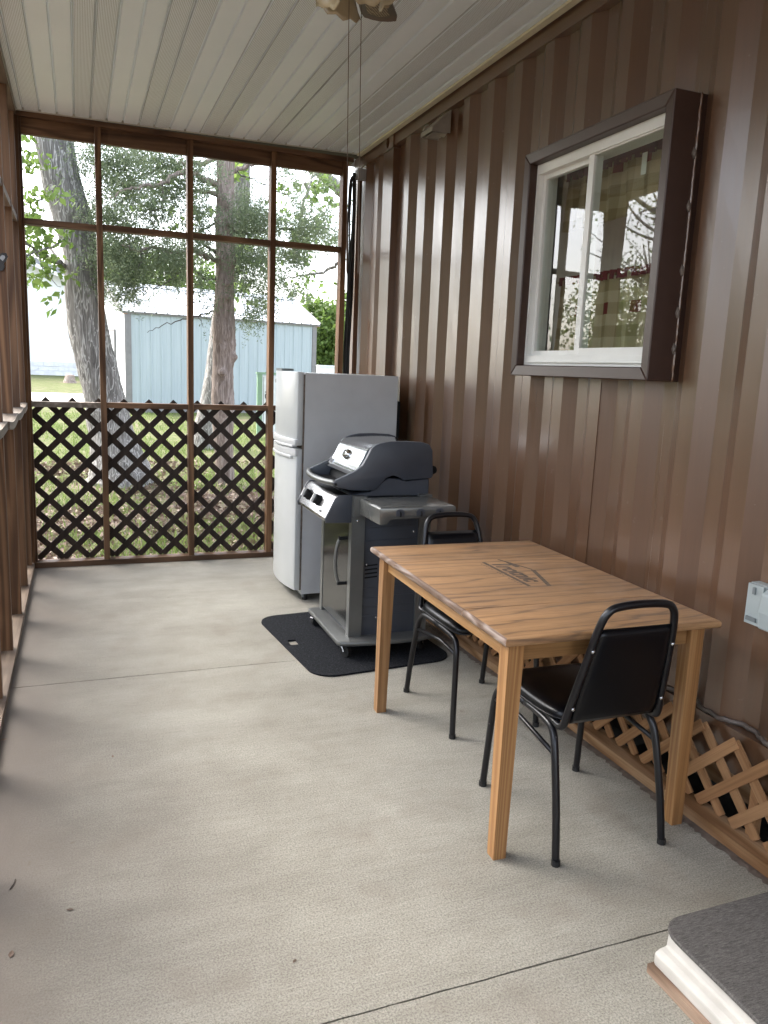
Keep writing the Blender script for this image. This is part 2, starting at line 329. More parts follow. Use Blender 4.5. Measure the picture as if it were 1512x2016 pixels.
def m_siding():
    k = NT('pale_blue_steel'); co = k.coord(rand=False, world=True); mp = k.n('Mapping'); mp.inputs['Scale'].default_value = (5, 5, .3); k.l(co, mp.inputs[0])
    n = k.noise(mp.outputs[0], 3, 4); c = k.ramp(n, [(.3, (.385, .44, .46)), (.7, (.43, .485, .505))]); return k.done(c, .45, 0, None, .4)
M['siding'] = m_siding()
M['siding_rib'] = plain('siding_rib_paint', (.37, .45, .465), .4, var=.03)
M['shed_white'] = plain('shed_white', (.66, .69, .69), .5, var=.04)
M['shed_trim'] = plain('shed_trim', (.20, .19, .185), .5)
M['shed_roof'] = plain('galvalume', (.42, .45, .48), .38, .25, var=.05)
M['barn_white'] = plain('whitewash', (.76, .77, .78), .8, var=.04, scale=1)
M['barn_block'] = plain('block_white', (.66, .66, .66), .9, var=.12, scale=3)
M['barn_roof'] = plain('barn_roof', (.25, .25, .26), .7)
M['gravel'] = plain('pale_gravel', (.42, .39, .34), .95, var=.35, scale=14)
M['sign_green'] = plain('sign_green_paint', (.20, .31, .20), .6)
M['sign_white'] = plain('sign_white', (.66, .68, .68), .6)
M['ink'] = plain('black_ink', (.03, .03, .03), .7)
M['orange'] = plain('rust_orange', (.38, .16, .06), .7)

# ------------------------------------------------------------------ mesh helpers
def B(): return bmesh.new()
def box(bm, x0, x1, y0, y1, z0, z1):
    x0, x1 = min(x0, x1), max(x0, x1); y0, y1 = min(y0, y1), max(y0, y1); z0, z1 = min(z0, z1), max(z0, z1)
    v = [bm.verts.new(p) for p in ((x0, y0, z0), (x1, y0, z0), (x1, y1, z0), (x0, y1, z0), (x0, y0, z1), (x1, y0, z1), (x1, y1, z1), (x0, y1, z1))]
    for f in ((3, 2, 1, 0), (4, 5, 6, 7), (0, 1, 5, 4), (1, 2, 6, 5), (2, 3, 7, 6), (3, 0, 4, 7)): bm.faces.new([v[i] for i in f])
    return bm
def Box(*a, bev=0, seg=1):
    bm = box(B(), *a)
    if bev: bevel(bm, bev, seg)
    return bm
def bevel(bm, wd, seg=1, ang=25):
    es = [e for e in bm.edges if len(e.link_faces) == 2 and e.calc_face_angle(0) > R(ang)]
    bmesh.ops.bevel(bm, geom=es, offset=wd, segments=seg, affect='EDGES', profile=.5, clamp_overlap=True); return bm
def prism(bm, poly, axis, a, b):
    """extrude a 2-D outline along an axis: axis 'x' -> (y,z), 'y' -> (x,z), 'z' -> (x,y)"""
    def P(p, t): return {'x': (t, p[0], p[1]), 'y': (p[0], t, p[1]), 'z': (p[0], p[1], t)}[axis]
    A = [bm.verts.new(P(p, a)) for p in poly]; C = [bm.verts.new(P(p, b)) for p in poly]; n = len(poly)
    bm.faces.new(A); bm.faces.new(C[::-1])
    for i in range(n): bm.faces.new((A[i], C[i], C[(i+1) % n], A[(i+1) % n]))
    bmesh.ops.recalc_face_normals(bm, faces=bm.faces[:]); return bm
def smooth_path(pts, n=6, closed=False):
    pts = [Vector(p) for p in pts]; out = []; m = len(pts)
    for i in range(m if closed else m-1):
        g = lambda j: pts[j % m] if closed else pts[max(0, min(m-1, j))]
        p0, p1, p2, p3 = g(i-1), g(i), g(i+1), g(i+2)
        for t in range(n):
            t /= n; out.append(.5*((2*p1)+(p2-p0)*t+(2*p0-5*p1+4*p2-p3)*t*t+(3*p1-p0-3*p2+p3)*t**3))
    if not closed: out.append(pts[-1])
    return out
def tube(bm, pts, rad, seg=8, cap=True, closed=False, square=False):
    pts = [Vector(p) for p in pts]; n = len(pts); rings = []; up = None
    if not hasattr(rad, '__len__'): rad = [rad]*n
    if square: seg = 4
    for i, p in enumerate(pts):
        if closed: t = (pts[(i+1) % n]-pts[i-1]).normalized()
        else: t = (pts[min(i+1, n-1)]-pts[max(i-1, 0)]).normalized()
        if up is None:
            up = Vector((0, 0, 1)) if abs(t.z) < .9 else Vector((1, 0, 0))
        s = t.cross(up).normalized(); up = s.cross(t).normalized()
        o = math.pi/4 if square else 0
        rings.append([bm.verts.new(p+(s*math.cos(o+2*math.pi*k/seg)+up*math.sin(o+2*math.pi*k/seg))*rad[i]) for k in range(seg)])
    for i in range(n if closed else n-1):
        a, b = rings[i], rings[(i+1) % n]
        for k in range(seg): bm.faces.new((a[k], a[(k+1) % seg], b[(k+1) % seg], b[k]))
    if cap and not closed: bm.faces.new(rings[0][::-1]); bm.faces.new(rings[-1])
    return bm
def cyl(bm, p, q, r, seg=16, r2=None):
    return tube(bm, [p, q], [r, r if r2 is None else r2], seg)
def lathe(bm, prof, origin, axis, seg=24, close=False):
    ax = Vector(axis).normalized(); s = ax.orthogonal().normalized(); u = ax.cross(s); o = Vector(origin); rings = []
    for r, h in prof: rings.append([bm.verts.new(o+ax*h+(s*math.cos(2*math.pi*k/seg)+u*math.sin(2*math.pi*k/seg))*max(r, 1e-4)) for k in range(seg)])
    for a, b in zip(rings, rings[1:]):
        for k in range(seg): bm.faces.new((a[k], a[(k+1) % seg], b[(k+1) % seg], b[k]))
    if close: bm.faces.new(rings[0][::-1]); bm.faces.new(rings[-1])
    return bm
def grid(bm, nu, nv, fn):
    V = [[bm.verts.new(fn(i/nu, j/nv)) for j in range(nv+1)] for i in range(nu+1)]
    for i in range(nu):
        for j in range(nv): bm.faces.new((V[i][j], V[i+1][j], V[i+1][j+1], V[i][j+1]))
    return bm
def wloc(o):
    p = Vector((0, 0, 0))
    while o is not None: p += o.location; o = o.parent
    return p
def obj(name, bm, mat, parent=None, smooth=False, recentre=True):
    me = bpy.data.meshes.new(name)
    if isinstance(bm, bpy.types.Mesh): me = bm
    else:
        c = Vector((0, 0, 0))
        if recentre and len(bm.verts):
            xs = [v.co for v in bm.verts]
            c = Vector((sum(v.x for v in xs)/len(xs), sum(v.y for v in xs)/len(xs), min(v.z for v in xs)))
            bmesh.ops.translate(bm, verts=bm.verts[:], vec=-c)
        if smooth: 
            for f in bm.faces: f.smooth = True
        bm.to_mesh(me); bm.free()
        if smooth == 'auto': me.set_sharp_from_angle(angle=R(32))
    me.materials.clear(); me.materials.append(mat)
    o = bpy.data.objects.new(name, me); COL.objects.link(o)
    if parent is not None: o.parent = parent; o.location = (c if not isinstance(bm, bpy.types.Mesh) else Vector((0, 0, 0))) - wloc(parent)
    else: o.location = c
    return o
def tag(o, label, cat, group=None, kind=None):
    if label: o['label'] = label
    if cat: o['category'] = cat
    if group: o['group'] = group
    if kind: o['kind'] = kind
    return o
def thing(name, label, cat, loc=(0, 0, 0), group=None):
    o = bpy.data.objects.new(name, None); COL.objects.link(o); o.location = loc; o.empty_display_size = .1
    return tag(o, label, cat, group)
def clone(o, parent=None, move=(0, 0, 0)):
    c = o.copy(); COL.objects.link(c)
    if parent is not None: c.parent = parent
    c.location = o.location + Vector(move)
    for ch in list(o.children): clone(ch, c)
    return c
def structure(o): o['kind'] = 'structure'; return o
def npmesh(name, V, nper, mat, parent=None, kind=None):
    """V: (N*nper,3) array of separate polygons with nper corners"""
    me = bpy.data.meshes.new(name); N = len(V)//nper
    me.vertices.add(len(V)); me.vertices.foreach_set('co', V.astype(np.float32).ravel())
    me.loops.add(len(V)); me.loops.foreach_set('vertex_index', np.arange(len(V), dtype=np.int32))
    me.polygons.add(N); me.polygons.foreach_set('loop_start', np.arange(0, len(V), nper, dtype=np.int32)); me.polygons.foreach_set('loop_total', np.full(N, nper, dtype=np.int32))
    me.update(calc_edges=True); me.materials.append(mat)
    o = bpy.data.objects.new(name, me); COL.objects.link(o)
    if parent is not None: o.parent = parent; o.location = -wloc(parent)
    if kind: o['kind'] = kind
    return o
def leaves(P, length, width, droop=0.0, flat=0.0):
    """one pointed quad leaf per point of P"""
    n = len(P); d = rng.normal(size=(n, 3)); d[:, 2] = d[:, 2]*(1-flat) - droop; d /= np.linalg.norm(d, axis=1)[:, None]
    e = rng.normal(size=(n, 3)); e[:, 2] *= (1-flat); s = np.cross(d, e); s /= np.linalg.norm(s, axis=1)[:, None]
    L = (length*rng.uniform(.6, 1.3, n))[:, None]; W = (width*rng.uniform(.7, 1.3, n))[:, None]
    bend = np.cross(d, s)*L*.12
    return np.stack([P, P+d*L*.45+s*W*.5+bend, P+d*L, P+d*L*.45-s*W*.5+bend], 1).reshape(-1, 3)

# ------------------------------------------------------------------ yard
bm = B()
xs = [-160, -60, -25, -12, -6, -3, -1.5, 0, 1.5, 3, 4.5, 6, 9, 14, 30, 70, 160]; ys = [-60, -20, -5, 2, 6.16, 6.5, 7.2, 8, 9, 10, 11.5, 13, 15, 18, 22, 28, 36, 46, 70, 140, 420]
VV = [[bm.verts.new((x, y, gz(y)+(random.uniform(-.03, .03) if 6.6 < y < 20 and -7 < x < 8 else 0))) for y in ys] for x in xs]
for i in range(len(xs)-1):
    for j in range(len(ys)-1): bm.faces.new((VV[i][j], VV[i+1][j], VV[i+1][j+1], VV[i][j+1]))
ground = structure(obj('lawn', bm, M['lawn'], recentre=False)); tag(ground, 'patchy green lawn with bare brown earth beyond the porch', 'lawn')
bm = grid(B(), 12, 8, lambda a, b: (-34+a*34.6, 23.4+b*4.4+.25*math.sin(a*17), gz(23.4+b*4.4)+.012))
tag(structure(obj('gravel_drive', bm, M['gravel'])), 'pale gravel drive crossing the lawn before the white building', 'drive')
def n2(x, y):
    return (np.sin(x*1.7+y*.9)+np.sin(x*.7-y*1.9+2)+np.sin(x*3.3+y*2.6+1)*.6)/2.6
def scatter_ground(n, x0, x1, y0, y1, keep):
    y = y0+(y1-y0)*rng.random(n)**1.6; x = x0+(x1-x0)*rng.random(n); m = keep(x, y); x, y = x[m], y[m]
    return np.stack([x, y, np.array([gz(v) for v in y])], 1)
G = scatter_ground(60000, -3.5, 6.5, 6.6, 21, lambda x, y: (n2(x, y) > (-.15+.75*np.clip((9.5-y)/4, 0, 1)) + rng.normal(0, .22, len(x))) & ~((np.abs(x-.6) < .35) & (np.abs(y-10.7) < .35)))
h = rng.uniform(.04, .11, len(G)); a = rng.uniform(0, 2*np.pi, len(G)); lean = rng.normal(0, .035, (len(G), 2)); wd = rng.uniform(.006, .012, len(G))
t0 = G+np.stack([np.cos(a)*wd, np.sin(a)*wd, 0*a-.01], 1); t1 = G-np.stack([np.cos(a)*wd, np.sin(a)*wd, 0*a+.01], 1); t2 = G+np.concatenate([lean, h[:, None]], 1)
tag(npmesh('grass', np.stack([t0, t1, t2], 1).reshape(-1, 3), 3, M['grass'], kind='stuff'), 'short spring grass growing in tufts behind the dark lattice', 'grass')
G = scatter_ground(26000, -3, 6, 6.4, 12.5, lambda x, y: n2(x, y) < (.1+.8*np.clip((9.5-y)/4, 0, 1)) + rng.normal(0, .25, len(x))); G[:, 2] += .025
tag(npmesh('leaf_litter', leaves(G, .06, .035, 0, .75), 4, M['litter'], kind='stuff'), 'brown leaf litter on the bare earth behind the lattice', 'leaf litter')

# ------------------------------------------------------------------ trees
def trunk(pts, rad, seg=28, rough=.05, furrow=9, n=5, knots=()):
    P = smooth_path(pts, n); m = len(P); Rd = np.interp(np.linspace(0, 1, m), np.linspace(0, 1, len(rad)), rad)
    bm = B(); rings = []
    for i, p in enumerate(P):
        t = (P[min(i+1, m-1)]-P[max(i-1, 0)]).normalized(); s = t.cross(Vector((0, 1, 0))).normalized(); u = s.cross(t)
        ring = []
        for k in range(seg):
            th = 2*math.pi*k/seg; d = s*math.cos(th)+u*math.sin(th)
            f = 1+rough*(.6*math.sin(furrow*th+1.3*math.sin(i*.6))+.5*math.sin(3*th+i*.31)+.5*math.sin(i*.9+2*th)+random.uniform(-.5, .5))
            q = p+d*Rd[i]*f
            for kp, kr, ka in knots:
                dd = (q-kp).length
                if dd < kr*2: q += d*ka*math.exp(-(dd/kr)**2*2)
            ring.append(bm.verts.new(q))
        rings.append(ring)
    for a, b in zip(rings, rings[1:]):
        for k in range(seg): bm.faces.new((a[k], a[(k+1) % seg], b[(k+1) % seg], b[k]))
    bm.faces.new(rings[0][::-1]); bm.faces.new(rings[-1]); return bm
def limb(px, y0, y1, r0, r1, seg=7):
    P = [at(u, v, y0+(y1-y0)*i/(len(px)-1)) for i, (u, v) in enumerate(px)]
    P = smooth_path(P, 5); P = [p+Vector((random.gauss(0, .012), random.gauss(0, .012), random.gauss(0, .012))) if 0 < i < len(P)-1 else p for i, p in enumerate(P)]
    return P, tube(B(), P, [r0+(r1-r0)*i/(len(P)-1) for i in range(len(P))], seg)
def clump(u, v, y, ru, rv, n, dy=.5, droop=.1):
    """n spray points gathered on small twigs inside a loose cloud"""
    c = at(u, v, y); sx = ru*y/F; sz = rv*y/F; k = max(3, n//26); out = []
    for _ in range(k):
        b = np.array(c)+rng.normal(size=3)*np.array([sx*.55, dy*.5, sz*.55]); d = rng.normal(size=3); d[2] -= .35; d /= np.linalg.norm(d)
        m = int(n/k); t = rng.random((m, 1)); out.append(b+d*t*rng.uniform(.15, .4)+rng.normal(size=(m, 3))*.035)
    return np.concatenate(out)
# leaning hardwood
Y0 = 10.7
prof = [(935, 178, 296), (900, 181, 280), (860, 179, 262), (813, 173, 250), (787, 171, 243), (729, 157, 228), (671, 144, 214), (585, 133, 199), (499, 129, 189), (427, 109, 174), (355, 89, 154), (269, 73, 136), (180, 55, 116), (60, 30, 90), (-160, -20, 40)]
T = thing('hardwood_tree', 'thick leaning grey trunk with furrowed bark at the left of the yard', 'tree', at(235, 936, Y0), 'trees in the yard')
pts = [at((a+b)/2, v, Y0) for v, a, b in prof]; rad = [(b-a)/2*Y0/F*.98 for v, a, b in prof]
pts.insert(0, pts[0]-Vector((0, 0, .12))); rad.insert(0, rad[0]*1.12)
obj('trunk', trunk(pts, rad, 34, .035, 11, 6, [(at(150, 410, Y0-.2), .2, .05), (at(121, 452, Y0-.2), .1, .03)]), M['bark_grey'], T, True)
leafP = []
for px, ya, yb, r0, r1, nl in (([(120, 448), (85, 440), (55, 420), (30, 405)], 10.6, 10.0, .02, .006, 0), ([(110, 380), (80, 392), (50, 402), (20, 425)], 10.6, 9.6, .016, .004, 0),
        ([(130, 470), (95, 490), (60, 500), (20, 520)], 10.5, 9.6, .018, .004, 0), ([(128, 525), (100, 510), (72, 498), (44, 470)], 10.6, 10.0, .035, .012, 0), ([(133, 530), (110, 505), (84, 470)], 10.7, 11.3, .03, .01, 0), ([(75, 500), (90, 540), (120, 565)], 9.8, 9.7, .008, .003, 0)):
    P, b = limb(px, ya, yb, r0, r1); obj('branch', b, M['bark_grey'], T, True)
for u, v, ru, rv, n in ((80, 392, 26, 10, 45), (55, 412, 22, 14, 55), (105, 380, 14, 8, 20), (65, 445, 25, 18, 70), (90, 455, 18, 14, 40), (60, 480, 24, 22, 90), (55, 520, 18, 22, 60), (75, 540, 18, 14, 40), (105, 555, 24, 10, 45), (125, 568, 10, 8, 16), (115, 500, 12, 12, 14), (90, 520, 14, 10, 20), (50, 560, 14, 12, 22), (20, 450, 20, 80, 120), (55, 290, 20, 8, 24), (70, 310, 9, 16, 26), (60, -80, 120, 60, 400)):
    leafP.append(clump(u, v, 10.0, ru, rv, n, .7))
def upper(cx_, cy_, cz_, rx, rz_, k):  # crown mass above the view, added to hold skylight off the far floor
    v = rng.normal(size=(k, 3)); v /= np.linalg.norm(v, axis=1)[:, None]; v *= rng.random((k, 1))**.4
    c = np.array([cx_, cy_, cz_])+v*np.array([rx, rx, rz_]); return (c[:, None]+rng.normal(size=(k, 40, 3))*.28).reshape(-1, 3)
hi = leaves(upper(-.9, 11.2, 8.6, 3.2, 2.6, 130), .22, .13, .4)
npmesh('crown', np.concatenate([leaves(np.concatenate(leafP), .10, .058, .5), hi]), 4, M['leaf'], T, 'stuff')
# cedar in front of the shed
Yc = 10.5
T = thing('cedar_tree', 'shaggy brown cedar trunk with knots and drooping dark foliage', 'tree', at(440, 950, Yc), 'trees in the yard')
prof = [(952, 423, 462), (900, 425, 459), (850, 420, 459), (787, 417, 460), (729, 420, 459), (685, 420, 463), (651, 420, 463), (566, 425, 459), (494, 426, 462), (435, 425, 457), (375, 428, 459), (316, 429, 461), (220, 432, 458), (80, 436, 452)]
pts = [at((a+b)/2, v, Yc) for v, a, b in prof]; rad = [(b-a)/2*Yc/F for v, a, b in prof]; pts.insert(0, pts[0]-Vector((0, 0, .12))); rad.insert(0, rad[0]*1.15)
kn = [(at(u, v, Yc-.1), .075, .05) for u, v in ((424, 436), (452, 441), (433, 508), (462, 512), (445, 560), (421, 632), (462, 703), (436, 733), (447, 398), (456, 380), (446, 590))]
obj('trunk', trunk(pts, rad, 30, .05, 9, 9, kn), M['bark_cedar'], T, True)
for u, v in ((424, 436), (451, 441), (434, 508), (446, 559), (447, 586), (437, 734)):
    c = at(u, v, Yc-.135); o = obj('branch_stub', lathe(B(), [(.028, 0), (.032, .03), (.022, .045), (.0, .04)], c, (random.uniform(-.4, .4), -1, random.uniform(-.2, .3)), 10), M['bark_cedar'], T, True)
    o.location.y -= .03
LB = [([(428, 365), (400, 352), (375, 338), (345, 345), (320, 362), (290, 366), (255, 370), (215, 390)], 10.5, 9.6, .04, .01), ([(427, 383), (395, 376), (360, 372), (300, 368), (250, 362)], 10.5, 11.2, .03, .01),
      ([(428, 310), (400, 322), (370, 320), (330, 330), (280, 345), (230, 370)], 10.5, 11, .035, .008), ([(425, 512), (405, 505), (385, 496), (345, 498), (305, 487), (270, 492), (240, 482)], 10.5, 10.0, .035, .012),
      ([(425, 500), (400, 480), (380, 470)], 10.5, 10.9, .02, .008), ([(420, 612), (390, 620), (360, 628), (320, 640), (290, 655)], 10.5, 10.2, .012, .003), ([(425, 545), (400, 550), (370, 520), (345, 545), (318, 562), (300, 575)], 10.5, 9.9, .012, .004),
      ([(460, 338), (485, 328), (512, 322), (545, 325)], 10.5, 10.4, .03, .012), ([(459, 340), (500, 352), (530, 368), (580, 395), (600, 410)], 10.5, 9.8, .01, .004), ([(460, 455), (485, 462), (520, 455), (560, 452), (610, 448), (660, 452)], 10.5, 10.1, .02, .006),
      ([(425, 440), (400, 452), (380, 458)], 10.5, 10.8, .015, .005), ([(459, 540), (480, 535), (495, 560), (515, 570)], 10.5, 10.3, .012, .004), ([(425, 600), (405, 605), (392, 622), (400, 645)], 10.5, 10.4, .007, .003), ([(320, 362), (322, 395), (310, 412), (285, 423)], 9.9, 9.9, .012, .004),
      ([(300, 487), (275, 510), (270, 540)], 10.1, 10.0, .01, .004), ([(240, 305), (250, 340), (270, 360)], 10, 10.3, .012, .004)]
for px, ya, yb, r0, r1 in LB:
    P, b = limb(px, ya, yb, r0, r1); obj('branch', b, M['bark_cedar'] if r0 > .025 else M['twig'], T, True)
N = []
for u, v, ru, rv, n in ((165, 305, 26, 40, 900), (180, 400, 14, 40, 500), (225, 305, 40, 20, 1500), (290, 312, 55, 20, 1900), (350, 325, 35, 18, 900), (245, 360, 45, 24, 1700), (315, 380, 45, 16, 900), (222, 420, 34, 30, 1400), (290, 410, 40, 20, 900), (320, 430, 22, 12, 350), (345, 372, 35, 14, 600), (240, 450, 40, 10, 500),
        (215, 490, 26, 26, 1300), (250, 510, 36, 26, 1900), (235, 545, 34, 16, 900), (283, 530, 14, 26, 500), (325, 495, 32, 16, 900), (345, 520, 26, 22, 1100), (250, 578, 34, 12, 700), (335, 545, 18, 10, 250), (365, 480, 20, 12, 400), (275, 470, 50, 12, 500),
        (395, 330, 22, 18, 450), (400, 375, 24, 18, 600), (395, 420, 26, 24, 800), (408, 470, 18, 20, 450), (390, 500, 16, 14, 350), (400, 545, 20, 12, 250), (408, 590, 16, 20, 160),
        (480, 405, 18, 30, 900), (505, 430, 26, 22, 1400), (490, 450, 28, 10, 600), (485, 495, 20, 24, 900), (510, 505, 22, 18, 700), (490, 540, 22, 20, 700), (515, 575, 16, 20, 500), (505, 610, 16, 20, 650), (525, 545, 12, 24, 350), (500, 470, 24, 8, 300),
        (565, 440, 30, 10, 700), (610, 446, 34, 14, 1000), (645, 458, 26, 12, 600), (590, 420, 26, 12, 300), (560, 500, 22, 18, 600), (575, 520, 14, 16, 300), (560, 560, 20, 14, 400), (590, 575, 14, 6, 80), (560, 340, 22, 22, 350), (600, 340, 35, 25, 350), (655, 340, 16, 14, 160), (600, 385, 30, 20, 220), (640, 420, 20, 16, 200), (610, 475, 35, 8, 250), (600, 500, 22, 12, 200)):
    N.append(clump(u, v, random.uniform(9.8, 10.9), ru*1.0, rv*1.0, int(n*2.1), .7, .4))
npmesh('crown', np.concatenate([leaves(np.concatenate(N), .046, .012, .35), leaves(upper(2.3, 10.6, 8.2, 2.2, 2.6, 120), .16, .06, .4)]), 4, M['needles'], T, 'stuff')
# second trunk behind the cedar, with fresh broad leaves
T = thing('slender_tree', 'grey trunk half hidden behind the shaggy cedar with fresh leaves', 'tree', at(402, 874, 14.2), 'trees in the yard')
pts = [at(u, v, 14.2) for u, v in ((402, 884), (404, 850), (412, 800), (424, 720), (440, 600), (452, 540), (462, 470), (470, 400), (473, 340), (478, 200), (486, 20))]
obj('trunk', trunk(pts, [.26, .21, .175, .16, .165, .17, .17, .175, .17, .15, .12], 22, .04, 8, 5), M['bark_grey'], T, True)
for px, ya, yb, r0, r1 in (([(675, 378), (650, 358), (625, 338), (590, 315)], 13, 13.2, .11, .08), ([(590, 315), (520, 270), (478, 250)], 13.2, 14.2, .08, .12), ([(600, 360), (604, 380), (596, 410), (592, 440), (590, 480)], 12, 12.2, .03, .012), ([(625, 340), (612, 352), (605, 372)], 13, 12.1, .03, .02), ([(592, 478), (585, 500), (577, 512)], 12.2, 12.1, .05, .035), ([(670, 518), (645, 530), (610, 541), (575, 545), (548, 552)], 12, 12.4, .03, .008), ([(592, 445), (620, 430), (650, 425), (672, 424)], 12.1, 12, .02, .006)):
    P, b = limb(px, ya, yb, r0, r1); obj('branch', b, M['bark_grey'], T, True)
leafP = []
for u, v, ru, rv, n in ((300, 335, 40, 14, 40), (340, 352, 30, 14, 50), (345, 420, 26, 16, 50), (265, 400, 30, 14, 20), (230, 330, 20, 20, 30), (420, 410, 12, 12, 22), (390, 430, 12, 14, 20), (475, 325, 12, 6, 60), (300, 355, 26, 20, 40), (600, 370, 30, 14, 70), (635, 365, 22, 18, 80), (620, 410, 20, 14, 60), (555, 395, 12, 12, 26), (575, 425, 14, 10, 26), (600, 470, 40, 10, 60), (625, 500, 26, 10, 60), (640, 350, 24, 16, 50), (570, 490, 16, 12, 50), (612, 545, 20, 14, 22), (640, 560, 14, 12, 12), (590, 560, 20, 10, 18), (640, 470, 26, 14, 40), (505, 520, 20, 20, 90), (490, 560, 14, 20, 50), (475, 470, 10, 26, 60), (462, 590, 8, 12, 30), (560, 590, 25, 4, 24)):
    leafP.append(clump(u, v, random.uniform(11.4, 13), ru, rv, int(n*.8), .8))
npmesh('crown', leaves(np.concatenate(leafP), .11, .07, .4), 4, M['leaf'], T, 'stuff')
# trees beyond the shed, the row to the left that the window mirrors, two added shade trees
def far_tree(loc, hgt, r, n, label, group, sz=.3, bare=.0, mat='leaf_far', trunk_r=.16, low=.3):
    x, y = loc; z = gz(y); T = thing('broadleaf_tree', label, 'tree', (x, y, z), group)
    tp = [(x, y, z-.15), (x+.1, y, z+hgt*.3), (x-.15, y+.1, z+hgt*.6), (x, y, z+hgt*.9)]
    obj('trunk', trunk(tp, [trunk_r*1.3, trunk_r, trunk_r*.6, .03], 10, .05, 5, 4), M['bark_grey'], T, True)
    C = []
    for k in range(9 if bare else 6):
        a = random.uniform(0, 6.28); z0 = z+hgt*random.uniform(.3, .7); e = Vector((x+math.cos(a)*r*.85, y+math.sin(a)*r*.85, z0+hgt*random.uniform(.08, .3))); s = Vector((x-.05, y, z0))
        mid = (s+e)/2+Vector((random.uniform(-.2, .2), 0, -.15)); P = smooth_path([s, mid, e], 4)
        obj('branch', tube(B(), P, [trunk_r*.45*(1-.85*i/(len(P)-1)) for i in range(len(P))], 6), M['bark_grey'], T, True); C.append(np.array(e))
        if bare:
            for j in range(5):
                q = s.lerp(e, random.uniform(.3, 1)); f = q+Vector((random.gauss(0, .7), random.gauss(0, .7), random.uniform(.2, 1.3)))
                obj('branch', tube(B(), smooth_path([q, (q+f)/2+Vector((random.gauss(0, .1), 0, .05)), f], 3), [trunk_r*.16, trunk_r*.13, trunk_r*.12, trunk_r*.1, trunk_r*.08, trunk_r*.05, .006], 5), M['bark_grey'], T)
    k = n//30; th = rng.uniform(0, 6.28, k); ph = np.arccos(rng.uniform(-1, 1, k)); rr = rng.random(k)**.45
    cz = z+hgt*(low+(1-low)/2); rz = hgt*(1-low)/2
    c = np.stack([x+r*rr*np.sin(ph)*np.cos(th), y+r*rr*np.sin(ph)*np.sin(th), cz+rz*rr*np.cos(ph)], 1)
    P = (c[:, None]+rng.normal(size=(k, 30, 3))*r*.11).reshape(-1, 3); P[:, 2] = np.maximum(P[:, 2], z+.1)
    npmesh('crown', leaves(P, sz, sz*.6), 4, M[mat], T, 'stuff'); return T
for x, y, hh, r, n, lb, low in ((3.9, 45, 6.7, 2.5, 4000, 'bright green tree behind the left end of the shed roof', .2), (2.0, 50, 7.6, 2.3, 3000, 'pale green tree seen left of the shed roof peak behind cedar sprays', .2), (7.4, 52, 7.2, 2.8, 3500, 'green tree behind the middle of the shed roof and the cedar trunk', .2),
        (13.0, 45, 4.6, 1.8, 6000, 'bushy bright green tree beside the right end of the shed', .02), (17.0, 52, 5.6, 2.2, 5000, 'green tree beyond the shed partly behind the right porch stud', .02)):
    far_tree((x, y), hh, r, n, lb, 'trees beyond the shed', .30, low=low, trunk_r=.2)
for i, (x, y, hh, r) in enumerate(((-11, 15.5, 10, 3.6), (-12, 19.5, 10, 3.8), (-15, 22, 11, 4))):
    far_tree((x, y), hh, r, 700, ['thin-leaved tree mirrored at the right of the window', 'tall bare-limbed tree mirrored in the middle of the window', 'far spring tree mirrored in the left pane'][i], 'trees left of the porch', .11, .6, 'leaf', .17, .35)
for i, (x, y) in enumerate(((-17, 16), (-19, 21.5), (-18, 28))):
    far_tree((x, y), 5.8, 3.5, 6500, ['low green thicket tree mirrored in the window right half', 'low green thicket tree mirrored in the window middle', 'low green thicket tree mirrored in the window left half'][i], 'trees left of the porch', .2, low=.0, trunk_r=.08)
for i, (x, y) in enumerate(((-8.2, 4.0), (-8.8, 7.2))):  # unseen trees added to keep side light off the wall slopes
    far_tree((x, y), 8.5, 2.6, 7000, ['added unseen tree blocking side light opposite the table', 'added unseen tree blocking side light opposite the grill'][i], 'trees left of the porch', .26, low=.02, trunk_r=.16)
# stump
yS = 34; c = at(138, 748, yS)
st = thing('tree_stump', 'small weathered stump on the lawn before the white building', 'stump', (c.x, yS, gz(yS)))
obj('trunk', trunk([(c.x, yS, gz(yS)-.05), (c.x, yS, gz(yS)+.12), (c.x+.02, yS, gz(yS)+.33)], [.27, .2, .17], 14, .1, 5, 3), M['bark_cedar'], st, True)

# ------------------------------------------------------------------ shed
def local_box(bm, o, ex, ey, a0, a1, b0, b1, z0, z1):
    """box in a rotated frame: a along ex, b along ey"""
    v = [bm.verts.new(o+ex*a+ey*b+Vector((0, 0, z))) for z in (z0, z1) for a, b in ((a0, b0), (a1, b0), (a1, b1), (a0, b1))]
    for f in ((3, 2, 1, 0), (4, 5, 6, 7), (0, 1, 5, 4), (1, 2, 6, 5), (2, 3, 7, 6), (3, 0, 4, 7)): bm.faces.new([v[i] for i in f])
    return bm
P0 = Vector((1.14, 21.1, 0)); P1 = Vector((6.35, 22.0, 0)); ex = (P1-P0).normalized(); ey = Vector((-ex.y, ex.x, 0)); LS = (P1-P0).length; DS = 3.7; ZB, ZE, ZR = .27, 2.72, 3.50
shed = thing('metal_shed', 'pale blue ribbed metal shed with a bright low pitched roof', 'shed', (P0.x, P0.y, gz(21)))
NP = 19; pw = (LS-.26)/NP; base = P0+ex*.13
bm = B(); prof = [(0, 0), (pw*.38, 0), (pw*.40, -.006), (pw*.46, -.006), (pw*.48, 0), (pw*.72, 0), (pw*.74, -.006), (pw*.8, -.006), (pw*.82, 0), (pw-.055, 0), (pw-.04, -.028), (pw-.016, -.028), (pw-.001, 0)]
lo = [bm.verts.new(base+ex*a+ey*b+Vector((0, 0, ZB))) for a, b in prof]; hi = [bm.verts.new(base+ex*a+ey*b+Vector((0, 0, ZE-.06))) for a, b in prof]
